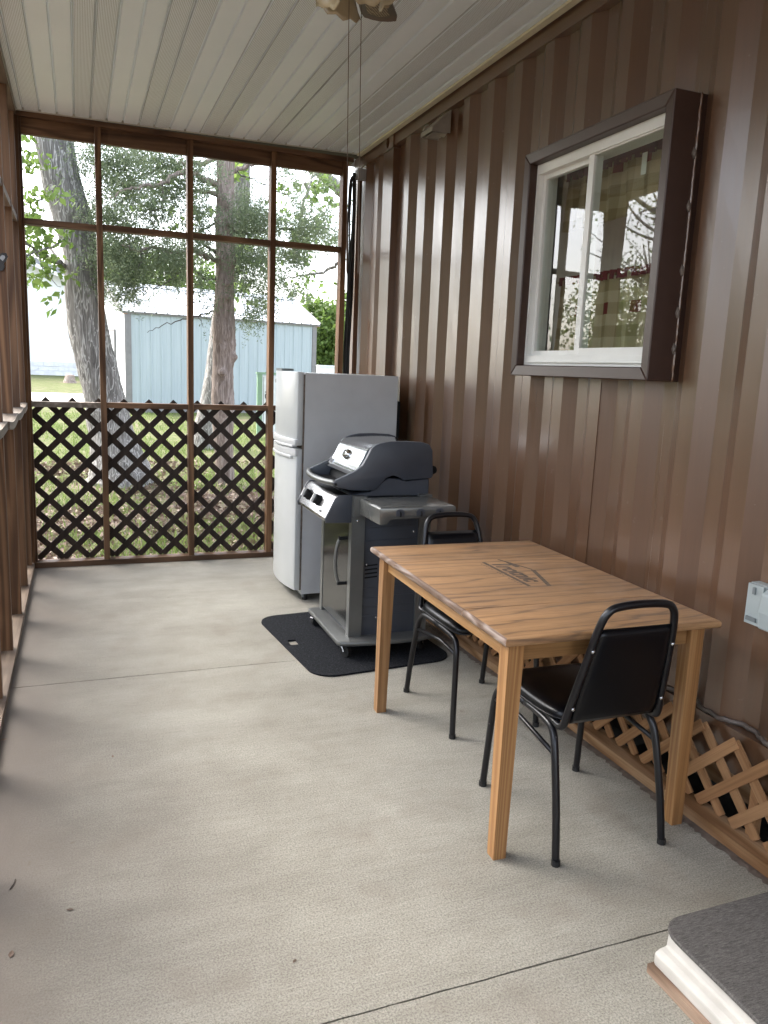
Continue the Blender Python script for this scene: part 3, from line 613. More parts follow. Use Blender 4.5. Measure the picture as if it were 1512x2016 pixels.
for i in range(len(prof)-1): bm.faces.new((lo[i], lo[i+1], hi[i+1], hi[i]))
p0 = obj('panel', bm, M['siding'], shed)
for i in range(1, NP): clone(p0, shed, ex*pw*i)
obj('wall', local_box(B(), P0, ex, ey, .02, LS-.02, .03, DS, ZB, ZE-.02), M['shed_white'], shed)
for a in (0, LS-.13): obj('corner_trim', local_box(B(), P0, ex, ey, a, a+.13, -.035, .06, ZB, ZE-.06), M['shed_trim'], shed)
obj('corner_trim', local_box(B(), P0, ex, ey, -.03, 0, -.035, .0, ZB, ZE-.06), M['shed_trim'], shed)
obj('skid', local_box(B(), P0, ex, ey, .05, LS-.05, -.02, .14, ZB-.12, ZB), M['shed_trim'], shed); obj('skid', local_box(B(), P0, ex, ey, .05, LS-.05, DS-.3, DS-.1, ZB-.14, ZB), M['shed_trim'], shed)
for a in (.05, 1.6, 3.3, LS-.35): obj('support_block', local_box(B(), P0, ex, ey, a, a+.3, .0, .2, gz(21.3)-.05, ZB-.12), M['barn_block'], shed)
# gable wall with the door opening
g = [P0+ey*b+Vector((0, 0, z)) for b, z in ((0, ZB), (DS, ZB), (DS, ZE), (DS/2, ZR-.03), (0, ZE))]
bm = B(); A = [bm.verts.new(p-ex*.0) for p in g]; C = [bm.verts.new(p+ex*.03) for p in g]; bm.faces.new(A); bm.faces.new(C[::-1])
for i in range(5): bm.faces.new((A[i], A[(i+1) % 5], C[(i+1) % 5], C[i]))
bmesh.ops.recalc_face_normals(bm, faces=bm.faces[:]); obj('gable_wall', bm, M['shed_white'], shed)
dr = obj('door', local_box(B(), P0, ex, ey, -.035, -.005, 1.15, 2.05, ZB+.05, 2.22), M['shed_white'], shed)
for b0, b1, z0, z1 in ((1.10, 1.15, ZB+.05, 2.27), (2.05, 2.10, ZB+.05, 2.27), (1.15, 2.05, 2.22, 2.27)): obj('frame', local_box(B(), P0, ex, ey, -.05, -.004, b0, b1, z0, z1), M['shed_trim'], dr)
for b in (-.02, ):
    obj('frame_end', local_box(B(), P0, ex, ey, -.05, .04, -.045, .03, ZE-.1, ZE-.03), M['orange'], shed); obj('frame_end', local_box(B(), P0, ex, ey, LS-.04, LS+.05, -.045, .03, ZE-.1, ZE-.03), M['orange'], shed)
OV = .09; slope = Vector((0, 0, ZR-ZE))+ey*(DS/2); rp = (LS+2*OV)/NP
def roof_panel(front):
    bm = B(); pr = [(0, 0), (rp*.46, 0), (rp*.48, .006), (rp*.54, .006), (rp*.56, 0), (rp-.055, 0), (rp-.04, .03), (rp-.016, .03), (rp-.001, 0)]
    if front: s, e = P0-ex*OV+Vector((0, 0, ZE))-slope*.05, P0-ex*OV+Vector((0, 0, ZE))+slope
    else: s, e = P0-ex*OV+ey*DS+Vector((0, 0, ZE)), P0-ex*OV+ey*DS/2+Vector((0, 0, ZR))
    lo = [bm.verts.new(s+ex*a+Vector((0, 0, b))) for a, b in pr]; hi = [bm.verts.new(e+ex*a+Vector((0, 0, b))) for a, b in pr]
    for i in range(len(pr)-1): bm.faces.new((lo[i], lo[i+1], hi[i+1], hi[i]))
    return bm
for fr in (True, False):
    p0 = obj('roof_panel', roof_panel(fr), M['shed_roof'], shed)
    for i in range(1, NP): clone(p0, shed, ex*rp*i)
obj('eave_trim', local_box(B(), P0, ex, ey, -OV, LS+OV, -.05, -.035, ZE-.09, ZE-.04), M['shed_trim'], shed)
rc = B(); prism_pts = [(DS/2-.16, ZR-.045), (DS/2, ZR+.045), (DS/2+.16, ZR-.045), (DS/2, ZR+.02)]
A = [rc.verts.new(P0-ex*OV+ey*b+Vector((0, 0, z))) for b, z in prism_pts]; C = [rc.verts.new(P0+ex*(LS+OV)+ey*b+Vector((0, 0, z))) for b, z in prism_pts]
for i in range(4): rc.faces.new((A[i], A[(i+1) % 4], C[(i+1) % 4], C[i]))
obj('ridge_cap', rc, M['shed_roof'], shed)
for a, b in ((0, DS/2), (DS, DS/2)):
    s = P0+ey*a+Vector((0, 0, ZE-.02))-ex*(OV+.01); e = P0+ey*b+Vector((0, 0, ZR-.02))-ex*(OV+.01)
    obj('rake_trim', tube(B(), [s, e], .055, square=True), M['shed_trim'], shed)
    s2, e2 = s+ex*(LS+2*OV+.02), e+ex*(LS+2*OV+.02); obj('rake_trim', tube(B(), [s2, e2], .05, square=True), M['shed_trim'], shed)

# ------------------------------------------------------------------ white building far left
yb = 40; zb = gz(yb); barn = thing('white_building', 'large whitewashed building across the lawn behind the leaning trunk', 'building', (-6, yb, zb))
xR = 3.4; rk = lambda x: 4.55+(1.1-x)*.36      # rake height at x
EV = zb+.62
bm = prism(B(), [(-14, EV), (xR, EV), (xR, rk(xR)), (-6, rk(-6)), (-14, rk(2))], 'y', yb, yb+12); obj('wall', bm, M['barn_white'], barn)
obj('roof', prism(B(), [(xR+.5, rk(xR+.5)+.02), (-6, rk(-6)+.03), (-14.5, rk(2.5)), (-14.5, rk(2.5)+.22), (-6, rk(-6)+.28), (xR+.5, rk(xR+.5)+.24)], 'y', yb-.55, yb+12.4), M['barn_roof'], barn)
obj('fascia', prism(B(), [(xR+.5, rk(xR+.5)-.16), (-6, rk(-6)-.14), (-6, rk(-6)+.02), (xR+.5, rk(xR+.5)+.01)], 'y', yb-.6, yb-.56), M['barn_white'], barn)
bk = None
for row in range(3):
    for i in range(-9, 8):
        x0 = i*.42+(.21 if row % 2 else 0)-.2; 
        if bk is None: bk = obj('block', Box(x0, x0+.405, yb-.035, yb+.2, zb+.0, zb+.195, bev=.012), M['barn_block'], barn); bk0 = (x0, 0)
        else: clone(bk, barn, (x0-bk0[0], random.uniform(-.008, .008), row*.207))
obj('foundation', Box(-14, xR, yb-.008, yb+.3, zb-.2, EV), M['barn_block'], barn)

# ------------------------------------------------------------------ yard sign by the shed, small white shed far right
ysg = 15.6; c = at(521, 865, ysg); zs0 = gz(ysg); sgn = thing('yard_sign', 'green framed white sign with black upright lettering before the shed', 'sign', (c.x, ysg, zs0))
zt = at(510, 737, ysg).z; xl = at(507, 737, ysg).x; wS = .62
obj('post', Box(xl, xl+.10, ysg, ysg+.06, zs0-.05, zt, bev=.005), M['sign_green'], sgn); obj('post', Box(xl+wS, xl+wS+.10, ysg, ysg+.06, zs0-.05, zt, bev=.005), M['sign_green'], sgn)
obj('top_rail', Box(xl-.02, xl+wS+.12, ysg-.01, ysg+.07, zt, zt+.045, bev=.005), M['sign_green'], sgn); obj('panel', Box(xl+.10, xl+wS, ysg+.015, ysg+.045, zs0+.12, zt-.02), M['sign_white'], sgn)
def text_mesh(name, body, size, mat, parent, M4, extr=.0008, shear=0, bold=0):
    cu = bpy.data.curves.new(name, 'FONT'); cu.body = body; cu.size = size; cu.extrude = extr; cu.shear = shear; cu.offset = bold; cu.align_x = 'LEFT'; cu.resolution_u = 3
    t = bpy.data.objects.new(name+'_tmp', cu); COL.objects.link(t); bpy.context.view_layer.update()
    me = bpy.data.meshes.new_from_object(t.evaluated_get(bpy.context.evaluated_depsgraph_get())); bpy.data.objects.remove(t)
    me.transform(M4); me.transform(Matrix.Translation(-wloc(parent))); me.materials.clear(); me.materials.append(mat)
    o = bpy.data.objects.new(name, me); COL.objects.link(o); o.parent = parent; return o
# reads upwards
M4 = Matrix(((0, -1, 0, xl+.36), (0, 0, -1, ysg+.0145), (1, 0, 0, zs0+.22), (0, 0, 0, 1)))
M4 = Matrix.Translation((xl+.30, ysg+.013, zs0+.20)) @ Matrix(((0, -1, 0, 0), (0, 0, -1, 0), (1, 0, 0, 0), (0, 0, 0, 1)))
text_mesh('lettering', 'Board Church', .21, M['ink'], sgn, M4, .001)
bm = B()
for a in ((xl+.125, xl+.132, zs0+.15, zt-.05), (xl+wS-.03, xl+wS-.023, zs0+.15, zt-.05)): box(bm, a[0], a[1], ysg+.0125, ysg+.0149, a[2], a[3])
obj('border', bm, M['ink'], sgn)
yq = 40; c = at(641, 735, yq); q = thing('utility_box', 'small white box on the grass right of the shed corner', 'box', (c.x, yq, gz(yq)))
obj('housing', Box(c.x-.42, c.x+.42, yq-.3, yq+.3, gz(yq), at(641, 722, yq).z, bev=.03), M['shed_white'], q)
obj('lid', Box(c.x-.46, c.x+.46, yq-.34, yq+.34, at(641, 722, yq).z, at(641, 719, yq).z, bev=.01), M['shed_white'], q)

# ------------------------------------------------------------------ porch floor
XL, XR, YB = -.33, 2.05, 6.0
zc = lambda x: 3.062+.012*(x+.33)
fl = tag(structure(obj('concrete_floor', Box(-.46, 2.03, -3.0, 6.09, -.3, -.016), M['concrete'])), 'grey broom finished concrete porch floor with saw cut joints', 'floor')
def slab(y0, y1, skew0=0, skew1=0):
    bm = B(); x0, x1 = -.46, 2.028; n = 60; g = .0027
    def edge(y, sk, s): return [(x0+(x1-x0)*i/n, y+sk*(i/n-.5)+s*g+random.uniform(-.0012, .0012)) for i in range(n+1)]
    a = edge(y0, skew0, 1); b = edge(y1, skew1, -1); N = []
    top = [[bm.verts.new((p[0]+(random.uniform(-.012, .004) if i == n else 0), p[1], 0)) for i, p in enumerate(r)] for r in (a, b)]; 
    bot = [[bm.verts.new((p[0], p[1], -.0155)) for p in r] for r in (a, b)]
    for i in range(n):
        bm.faces.new((top[0][i], top[0][i+1], top[1][i+1], top[1][i])); bm.faces.new((bot[0][i], bot[0][i+1], top[0][i+1], top[0][i])); bm.faces.new((top[1][i], top[1][i+1], bot[1][i+1], bot[1][i]))
    bm.faces.new((bot[0][0], top[0][0], top[1][0], bot[1][0])); bm.faces.new((top[0][n], bot[0][n], bot[1][n], top[1][n]))
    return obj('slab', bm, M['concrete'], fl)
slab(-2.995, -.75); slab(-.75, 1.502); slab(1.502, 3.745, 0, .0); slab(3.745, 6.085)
bm = B(); L_ = [[bm.verts.new((a+random.uniform(-.010, .010)*(1 if q == 0 else .2), 1.2+i*.015, .0012+(.004 if q == 1 else 0)*random.random())) for q, a in enumerate((1.918, 1.934, 1.95))] for i in range(270)]
for a, b in zip(L_, L_[1:]):
    for q in range(2): bm.faces.new((a[q], a[q+1], b[q+1], b[q]))
obj('ragged_edge', bm, M['caulk'], fl)

# ------------------------------------------------------------------ back screen wall
def stick(name, a, mat, parent, bev=.003): return obj(name, Box(*a, bev=bev), mat, parent)
bw = thing('back_screen_wall', 'brown timber framed end wall with open bays above dark lattice', 'screen wall', (.8, 6.02, 0))
SX = [.165, .776, 1.376, 1.926]
for x in SX: stick('stud', (x-.02, x+.02, 5.975+random.uniform(-.003, .003), 6.058, .04, 3.032), M['stud'], bw)
stick('corner_post', (-.418, -.322, 5.972, 6.055, .04, 3.0305), M['stud'], bw); stick('stud', (-.3218, -.308, 6.0, 6.058, .04, 3.0305), M['stud'], bw)
stick('bottom_plate', (-.33, 1.975, 5.968, 6.06, 0, .0395), M['studx'], bw)
stick('top_plate', (-.432, 1.985, 5.965, 6.06, 3.031, 3.062), M['studx'], bw)
bays = [(-.308, .145), (.185, .756), (.796, 1.356), (1.396, 1.906)]
for i, (a, b) in enumerate(bays):
    stick('header', (a+.001, b-.001, 6.008, 6.046, 2.932+.003*i, 3.031), M['studx'], bw)
    z = [2.362, 2.37, 2.374, 2.378][i]; stick('mid_rail', (a+.001, b-.001, 5.985, 6.058, z, z+.038), M['studx'], bw)
    stick('lattice_rail', (a+.001, b-.001, 5.985, 6.058, 1.15+.002*i, 1.188+.002*i), M['greywood'] if i == 0 else M['studx'], bw)
def clip_slat(x, z, sgn, x0, x1, z0, z1):
    """45 degree slat through (x,z): ends inside the rectangle"""
    pts = []
    t0, t1 = -9, 9
    for o, d, lo, hi in ((x, 1, x0, x1), (z, sgn, z0, z1)):
        a, b = (lo-o)/d, (hi-o)/d
        t0, t1 = max(t0, min(a, b)), min(t1, max(a, b))
    return (x+t0, z+sgn*t0, x+t1, z+sgn*t1) if t1-t0 > .03 else None
def slat_bm(axis, p, q, d0, d1, wd):
    """flat slat from p to q in a vertical plane; axis: 'x' plane spanned by x,z, 'y' by y,z; d0..d1 thickness on the other axis; ends cut level or plumb"""
    dx, dz = q[0]-p[0], q[1]-p[1]; L = math.hypot(dx, dz); nx, nz = -dz/L*wd/2, dx/L*wd/2
    poly = [(p[0]+nx, p[1]+nz), (q[0]+nx, q[1]+nz), (q[0]-nx, q[1]-nz), (p[0]-nx, p[1]-nz)]
    return prism(B(), poly, 'y' if axis == 'x' else 'x', d0, d1)
H = .1755; xk = -.219
for sgn, d0, d1 in ((1, 6.062, 6.068), (-1, 6.0695, 6.0755)):
    for k in range(-9, 24):
        s = clip_slat(xk+k*H, 1.185, sgn, -.33, 1.96, .045, 1.202)
        if s: obj('slat', slat_bm('x', s[:2], s[2:], d0, d1, .043), M['lattice'], bw)
# ------------------------------------------------------------------ left wall
lw = thing('left_screen_wall', 'brown timber stud wall of open bays along the left side', 'screen wall', (-.38, 2, 0))
sy = [5.363-.6085*i for i in range(14)]
for i, y in enumerate(sy): stick('stud', (-.428, -.341+random.uniform(-.003, .003), y, y+.038, .0395, 3.034), M['stud'], lw)
stick('stud', (-.428, -.341, 5.90, 5.938, .0395, 3.034), M['stud'], lw)
stick('bottom_plate', (-.432, -.327, -3, 5.965, 0, .039), M['study'], lw)
stick('top_plate', (-.432, -.331, -3, 5.964, 3.0345, 3.0725), M['study'], lw)
edges = [5.90]+sy
for i in range(len(edges)-1):
    y1 = edges[i]-.001; y0 = edges[i+1]+.039
    if y1-y0 < .02: continue
    sag = random.uniform(.008, .022); bm = grid(B(), 10, 1, lambda a, b: (0, 0, 0)); bm.free(); bm = B()
    prof = [(y0+(y1-y0)*t/10, 1.145-sag*math.sin(math.pi*t/10)) for t in range(11)]; prof += [(y, z+.038) for y, z in prof[::-1]]
    obj('rail', prism(bm, prof, 'x', -.428, -.322+random.uniform(-.006, .008)), M['greywood'], lw)
    stick('mid_rail', (-.425, -.345, y0, y1, 2.36, 2.398), M['study'], lw)
for sgn, d0, d1 in ((1, -.4395, -.4335), (-1, -.447, -.441)):
    bm2 = B()
    for k in range(-60, 60):
        s = clip_slat(2+k*H, 1.19, sgn, -3, 5.98, .045, 1.2)
        if not s: continue
        sb = slat_bm('y', s[:2], s[2:], d0, d1, .038)
        if max(s[0], s[2]) > 2.6: obj('slat', sb, M['lattice'], lw)
        else:
            me = bpy.data.meshes.new('t'); sb.to_mesh(me); sb.free(); bm2.from_mesh(me); bpy.data.meshes.remove(me)
    o = obj('lattice', bm2, M['lattice'], lw); o['kind'] = 'stuff'
# butterfly hung on the near face of a stud
by = 4.754; bz = at(2, 517, by).z; bx = at(-9, 517, by).x
bf = thing('butterfly_ornament', 'dark metal butterfly with pale veined wing hung on left stud', 'ornament', (bx, by, bz))
for sg in (1, -1):
    out = [(0, -.005), (.012, .03), (.034, .05), (.055, .05), (.062, .032), (.05, .008), (.04, -.004), (.045, -.02), (.035, -.04), (.018, -.045), (.004, -.02)]
    o = obj('wing', prism(B(), [(bx+sg*p[0], bz+p[1]) for p in out], 'y', by-.008, by-.005), M['black_metal'], bf)
    inn = [(.018, .022), (.034, .038), (.046, .036), (.048, .026), (.036, .008)]
    obj('wing_cell', prism(B(), [(bx+sg*p[0], bz+p[1]) for p in inn], 'y', by-.0095, by-.0081), M['jbox'], o)
obj('body', tube(B(), [(bx, by-.006, bz+.045), (bx, by-.007, bz), (bx, by-.006, bz-.05)], [.002, .006, .002], 8), M['black_metal'], bf)

# ------------------------------------------------------------------ ceiling and roof
ce = tag(structure(obj('porch_roof', Box(-.62, 2.3, -3.2, 6.30, 3.20, 3.26), M['shed_roof'])), 'porch roof deck above the white soffit ceiling', 'roof')
ceil = structure(thing('porch_ceiling', 'off-white vinyl soffit ceiling of alternating perforated and plain strips', 'ceiling', (.85, 2, 3.06)))
for o_ in (ceil,): o_['kind'] = 'structure'
P_ = .1025; x = -.391; i = 0; protoS = {}
while x < 2.03:
    perf = i % 4 in (0, 1)
    a, b = max(x, -.331), min(x+P_, 2.034); z = 0; 
    pr = [(a, .014), (a+.005, .014), (a+.008, 0), (b-.008, 0), (b-.0025, .014), (b, .014), (b, .018), (a, .018)]
    pr = [(px_, zc(px_)+h_) for px_, h_ in pr]
    obj('soffit_strip', prism(B(), pr, 'y', -3.0, 5.947), M['soffit_perf' if perf else 'soffit'], ceil)
    x += P_; i += 1
bm = prism(B(), [(-.33, zc(-.33)-.004), (2.02, zc(2.02)-.004), (2.02, zc(2.02)+.018), (-.33, zc(-.33)+.018)], 'y', 5.949, 5.963); obj('edge_trim', bm, M['white_trim'], ceil)
obj('edge_trim', Box(2.0, 2.036, -3, 5.945, zc(2.02)-.016, zc(2.02)-.003), M['cream_trim'], ceil)
obj('edge_trim', Box(-.336, -.3285, -3, 5.945, zc(-.33)-.012, zc(-.33)+.016), M['white_trim'], ceil)
obj('backing', Box(-.5, 2.3, -3, 6.2, 3.115, 3.125), M['gap'], ceil)
obj('fascia', Box(-.62, -.60, -3.2, 6.30, 3.08, 3.26), M['white_trim'], ce); obj('fascia', Box(-.60, 2.3, 6.28, 6.30, 3.08, 3.26), M['white_trim'], ce)

# ------------------------------------------------------------------ container
ct = thing('shipping_container', 'brown painted corrugated steel container along the right side of porch', 'container', (3.2, 0, .2))
XO, XI, ZLO, ZHI = 2.06, 2.096, .345, 3.008
def corr_x(y, ph=5.04, pitch=.28):
    """recess of the corrugated sheet at y: outer flat, slope, inner flat, slope (towards -y)"""
    t = ((ph-y) % pitch)
    if t < .068: return XO+(XI-XO)*t/.068
    if t < .138: return XI
    if t < .206: return XI-(XI-XO)*(t-.138)/.068
    return XO
def wall_panel(y0, y1, z0, z1, ph=5.04):
    ys = {y0, y1}
    k = math.floor((y0-ph)/.28)-1
    while ph+k*.28 < y1+.3:
        for d in (0, .068, .138, .206): 
            y = ph+k*.28-d
            if y0 < y < y1: ys.add(y)
        k += 1
    ys = sorted(ys); nz = max(2, int((z1-z0)/.2)); bm = B()
    V = []
    for y in ys:
        V.append([bm.verts.new((corr_x(y, ph)+random.gauss(0, .0006), y, z0+(z1-z0)*j/nz)) for j in range(nz+1)])
    for a, b in zip(V, V[1:]):
        for j in range(nz): bm.faces.new((a[j], b[j], b[j+1], a[j+1]))
    bmesh.ops.recalc_face_normals(bm, faces=bm.faces[:])
    for f in bm.faces:
        if f.normal.x > 0: f.normal_flip()
    return bm
WY0, WY1, WZ0, WZ1 = 2.43, 3.325, 1.545, 2.455
for y0, y1, z0, z1 in ((WY1, 5.24, ZLO, ZHI), (WY0, WY1, ZLO, WZ0), (WY0, WY1, WZ1, ZHI), (-7.4, WY0, ZLO, ZHI)): obj('corrugated_panel', wall_panel(y0, y1, z0, z1), M['brown'], ct)
obj('corrugated_panel', wall_panel(5.49, 6.06, ZLO, ZHI, 5.90), M['brown'], ct)
obj('post_return', prism(B(), [(XI, 5.24), (XI+.004, 5.24), (XI+.004, 5.31), (XI, 5.31)], 'z', ZLO, ZHI), M['brown'], ct)
obj('corner_post', Box(2.046, 2.13, 5.305, 5.489, .2, 2.99, bev=.006), M['brown'], ct); obj('end_post', Box(2.052, 2.13, 6.061, 6.15, .2, 3.0, bev=.006), M['brown'], ct)
bm = B(); out = [(5.30, 2.992), (5.495, 2.992), (5.495, 3.094), (5.30, 3.094)]; ov = [(5.40+.03*math.cos(t*math.pi/8), 3.045+.036*math.sin(t*math.pi/8)) for t in range(16)]
A = [bm.verts.new((2.038, *p)) for p in out]; Cc = [bm.verts.new((2.13, *p)) for p in out]
for i in range(4): bm.faces.new((A[i], A[(i+1) % 4], Cc[(i+1) % 4], Cc[i]))
O1 = [bm.verts.new((2.038, *p)) for p in ov]; O2 = [bm.verts.new((2.075, *p)) for p in ov]
for i in range(16): bm.faces.new((O1[i], O1[(i+1) % 16], O2[(i+1) % 16], O2[i]))
bm.faces.new(O2)
for qd in range(4):      # face around the oval: fan from each corner to its quarter
    i0 = {0: 8, 1: 12, 2: 0, 3: 4}[qd]
    for j in range(4): bm.faces.new((A[qd], O1[(i0+j) % 16], O1[(i0+j+1) % 16]))
    bm.faces.new((A[qd], O1[(i0+4) % 16], A[(qd+1) % 4]))
bmesh.ops.recalc_face_normals(bm, faces=bm.faces[:]); obj('corner_casting', bm, M['brown'], ct)
obj('top_rail', Box(2.05, 2.13, -7.4, 5.299, 3.009, 3.092, bev=.005), M['brown'], ct); obj('top_rail', Box(2.05, 2.13, 5.496, 6.15, 3.009, 3.092, bev=.005), M['brown'], ct)
obj('bottom_rail', Box(2.05, 2.16, -7.4, 6.06, .19, .344, bev=.004), M['brown'], ct)
bm = B(); Pp = []
y = 1.0
while y < 5.2: Pp.append(Vector((corr_x(y)-.004+random.uniform(-.003, .003), y, .352+random.uniform(-.004, .004)))); y += .02
obj('seam_caulk', tube(bm, Pp, .009, 6), M['caulk'], ct)
for y in (3.94-.172+.0, 2.80-.0):    # vertical weld seams
    obj('weld_seam', Box(corr_x(y)-.003, corr_x(y)+.002, y-.006, y+.006, ZLO, 3.0 if y > 3.4 else WZ0-.06), M['brown'], ct)
obj('roof', Box(2.131, 4.5, -7.4, 6.15, 3.06, 3.10), M['brown'], ct); [obj('back_wall', Box(4.46, 4.5, *q), M['brown'], ct) for q in ((-7.4, 1.9, .2, 3.06), (4.0, 6.15, .2, 3.06), (1.9, 4.0, .2, 1.2), (1.9, 4.0, 2.5, 3.06))]; obj('end_wall', Box(2.131, 4.46, 6.11, 6.15, .2, 3.06), M['brown'], ct); obj('end_wall', Box(2.131, 4.46, -7.4, -7.36, .2, 3.06), M['brown'], ct)  # opening added in the unseen back wall to backlight the curtains
obj('interior_floor', Box(2.161, 4.46, -7.36, 6.11, .2, .34), M['interior'], ct)
bm = B()
for a in ((2.17, 2.18, -7.3, WY0-.05, .34, 3.05), (2.17, 2.18, WY1+.05, 6.1, .34, 3.05), (2.17, 2.18, WY0-.05, WY1+.05, .34, WZ0-.05), (2.17, 2.18, WY0-.05, WY1+.05, WZ1+.05, 3.05), (2.18, 4.44, 4.4, 4.42, .34, 3.05), (2.18, 4.44, 1.2, 1.22, .34, 3.05), (4.40, 4.42, 1.22, 1.9, .34, 3.05), (4.40, 4.42, 4.0, 4.4, .34, 3.05), (4.40, 4.42, 1.9, 4.0, .34, 1.2), (4.40, 4.42, 1.9, 4.0, 2.5, 3.05), (2.18, 4.4, 1.22, 4.4, 2.7, 2.72)): box(bm, *a)
obj('interior_lining', bm, M['interior'], ct)
# window
wn = obj('window', Box(2.02, 2.14, 2.40, 2.41, 1.6, 2.4), M['casing'], ct)     # (rear jamb liner) carries the rest
cx0, cx1 = 1.95, 2.105; oy0, oy1, oz0, oz1 = 2.378, 3.372, 1.50, 2.50; iy0, iy1, iz0, iz1 = 2.426, 3.327, 1.549, 2.452
def mitre(name, o, i_):
    bm = B(); 
    A = [bm.verts.new((cx0, *p)) for p in o]; I = [bm.verts.new((cx0+.004, *p)) for p in i_]
    A2 = [bm.verts.new((cx1, *p)) for p in o]; I2 = [bm.verts.new((cx1, *p)) for p in i_]
    for q in ((A[0], A[1], I[1], I[0]), (A[0], A2[0], A2[1], A[1]), (I[0], I[1], I2[1], I2[0]), (A2[0], I2[0], I2[1], A2[1]), (A[0], I[0], I2[0], A2[0]), (A[1], A2[1], I2[1], I[1])): bm.faces.new(q)
    bmesh.ops.recalc_face_normals(bm, faces=bm.faces[:]); bevel(bm, .004, 1, 40); return obj('casing', bm, M['casing'], wn)
oc = [(oy0, oz0), (oy1, oz0), (oy1, oz1), (oy0, oz1)]; ic = [(iy0, iz0), (iy1, iz0), (iy1, iz1), (iy0, iz1)]; e = .0008
for k in range(4): mitre('casing', [oc[k], oc[(k+1) % 4]], [ic[k], ic[(k+1) % 4]])
def ring(x0, x1, y0, y1, z0, z1, wy, wzb, wzt, mat, name, bev=.003):
    bm = B(); box(bm, x0, x1, y0, y0+wy, z0, z1); box(bm, x0, x1, y1-wy, y1, z0, z1); box(bm, x0+.0007, x1-.0007, y0+wy, y1-wy, z0, z0+wzb); box(bm, x0+.0007, x1-.0007, y0+wy, y1-wy, z1-wzt, z1)
    bevel(bm, bev); return obj(name, bm, mat, wn)
ring(1.995, 2.10, iy0+.001, iy1-.001, iz0+.001, iz1-.001, .013, .045, .042, M['vinyl_white'], 'frame')
ring(2.025, 2.052, 2.905, 3.3125, 1.596, 2.41, .021, .022, .022, M['vinyl_white'], 'sash'); ring(2.004, 2.023, 2.440, 2.936, 1.5955, 2.4095, .036, .03, .006, M['vinyl_white'], 'sash')
box_ = Box(2.037, 2.041, 2.926, 3.2915, 1.618, 2.388); obj('pane', box_, M['glass'], wn); obj('pane', Box(2.012, 2.016, 2.475, 2.902, 1.626, 2.403), M['glass'], wn)
obj('track', Box(1.985, 1.9945, iy0+.03, iy1-.03, iz0+.014, iz0+.02), M['vinyl_white'], wn)
for zz in (1.62, 1.9, 2.12, 2.3, 1.75): obj('caulk_lump', lathe(B(), [(.004, -.02), (.009, 0), (.004, .02)], (2.056, oy0-.003, zz), (.1, .2, 1), 7, True), M['caulk'], wn, True)
bm = B(); Pp = [Vector((2.064, oy0-.003+random.uniform(-.001, .0015), 1.5+.0125*i)) for i in range(81)]; obj('caulk_bead', tube(bm, Pp, [random.uniform(.004, .007) for _ in Pp], 6), M['brown'], wn, True)
# curtains hang inside
def drape(name, y0, y1, z0, z1, amp, n, mat, label, parent=None, xx=2.215):
    bm = grid(B(), 90, 14, lambda a, b: (xx+amp*math.sin(a*n*6.28+1.1*math.sin(b*2+a*5))*(.45+.55*(1-b)), y0+(y1-y0)*a, z0+(z1-z0)*b+.012*math.sin(a*n*6.28)*(1-b)*.5))
    o = obj(name, bm, mat, parent, True); so = o.modifiers.new('thickness', 'SOLIDIFY'); so.thickness = .002
    return o
va = drape('window_valance', 2.36, 3.40, 2.19, 2.435, .016, 9, M['plaid'], ''); tag(va, 'plaid ruffled valance with red header inside the window top', 'valance')
obj('header', grid(B(), 90, 3, lambda a, b: (2.205+.01*math.sin(a*23*6.28), 2.36+1.04*a, 2.415+.05*b)), M['red_cloth'], va)
obj('care_tag', Box(2.168, 2.17, 2.775, 2.805, 2.325, 2.41), M['tag'], va)
lc = drape('cafe_curtain', 2.36, 3.40, 1.42, 1.96, .018, 8, M['plaid'], ''); tag(lc, 'beige plaid cafe curtain with red band across the window bottom', 'curtain')
obj('header', grid(B(), 90, 3, lambda a, b: (2.207+.01*math.sin(a*21*6.28), 2.36+1.04*a, 1.935+.04*b)), M['red_cloth'], lc)
rod = obj('curtain_rod', tube(B(), [(2.215, 2.34, 1.955), (2.215, 3.42, 1.955)], .006, 8), M['brass'], lc); obj('curtain_rod', tube(B(), [(2.215, 2.34, 2.43), (2.215, 3.42, 2.43)], .006, 8), M['brass'], va)

# vent hood, junction box, cables, outlet
vh = thing('vent_hood', 'small metal vent hood high on the brown wall left of window', 'vent', (2.06, 4.5, 2.86))
bm = B(); y0, y1 = 4.435, 4.60
prism(bm, [(2.060, 2.995), (2.052, 2.995), (1.945, 2.895), (1.945, 2.872), (1.951, 2.872), (1.951, 2.892), (2.060, 2.988)], 'y', y0, y1); obj('top_plate', bm, M['galv'], vh)
for a, b in ((y0, y0+.003), (y1-.003, y1)): obj('cheek', prism(B(), [(2.0595, 2.987), (1.9515, 2.891), (1.9515, 2.868), (2.0595, 2.872)], 'y', a+.0002, b-.0002), M['galv'], vh)
obj('flap', prism(B(), [(2.05, 2.872), (1.96, 2.866), (1.96, 2.869), (2.05, 2.876)], 'y', y0+.02, y1-.02), M['galv'], vh); obj('duct', tube(B(), [(2.02, 4.518, 2.92), (2.10, 4.518, 2.92)], .05, 16), M['galv'], vh, True)
jb = thing('junction_box', 'small grey electrical box at the far end of brown wall', 'junction box', (2.0, 5.95, 2.9))
obj('housing', Box(1.995, 2.06, 5.90, 5.962, 2.905, 2.972, bev=.004), M['jbox'], jb); obj('cover', Box(1.992, 2.06, 5.893, 5.899, 2.901, 2.976, bev=.002), M['jbox'], jb)
obj('conduit', tube(B(), smooth_path([(2.0, 5.945, 2.935), (1.975, 5.97, 2.92), (1.967, 5.985, 2.86), (1.965, 5.99, 2.7)], 5), .012, 10), M['rubber'], jb, True)
cb = thing('cable_bundle', 'black cables hanging beside the far end of brown wall', 'cables', (2.01, 6.0, .3))
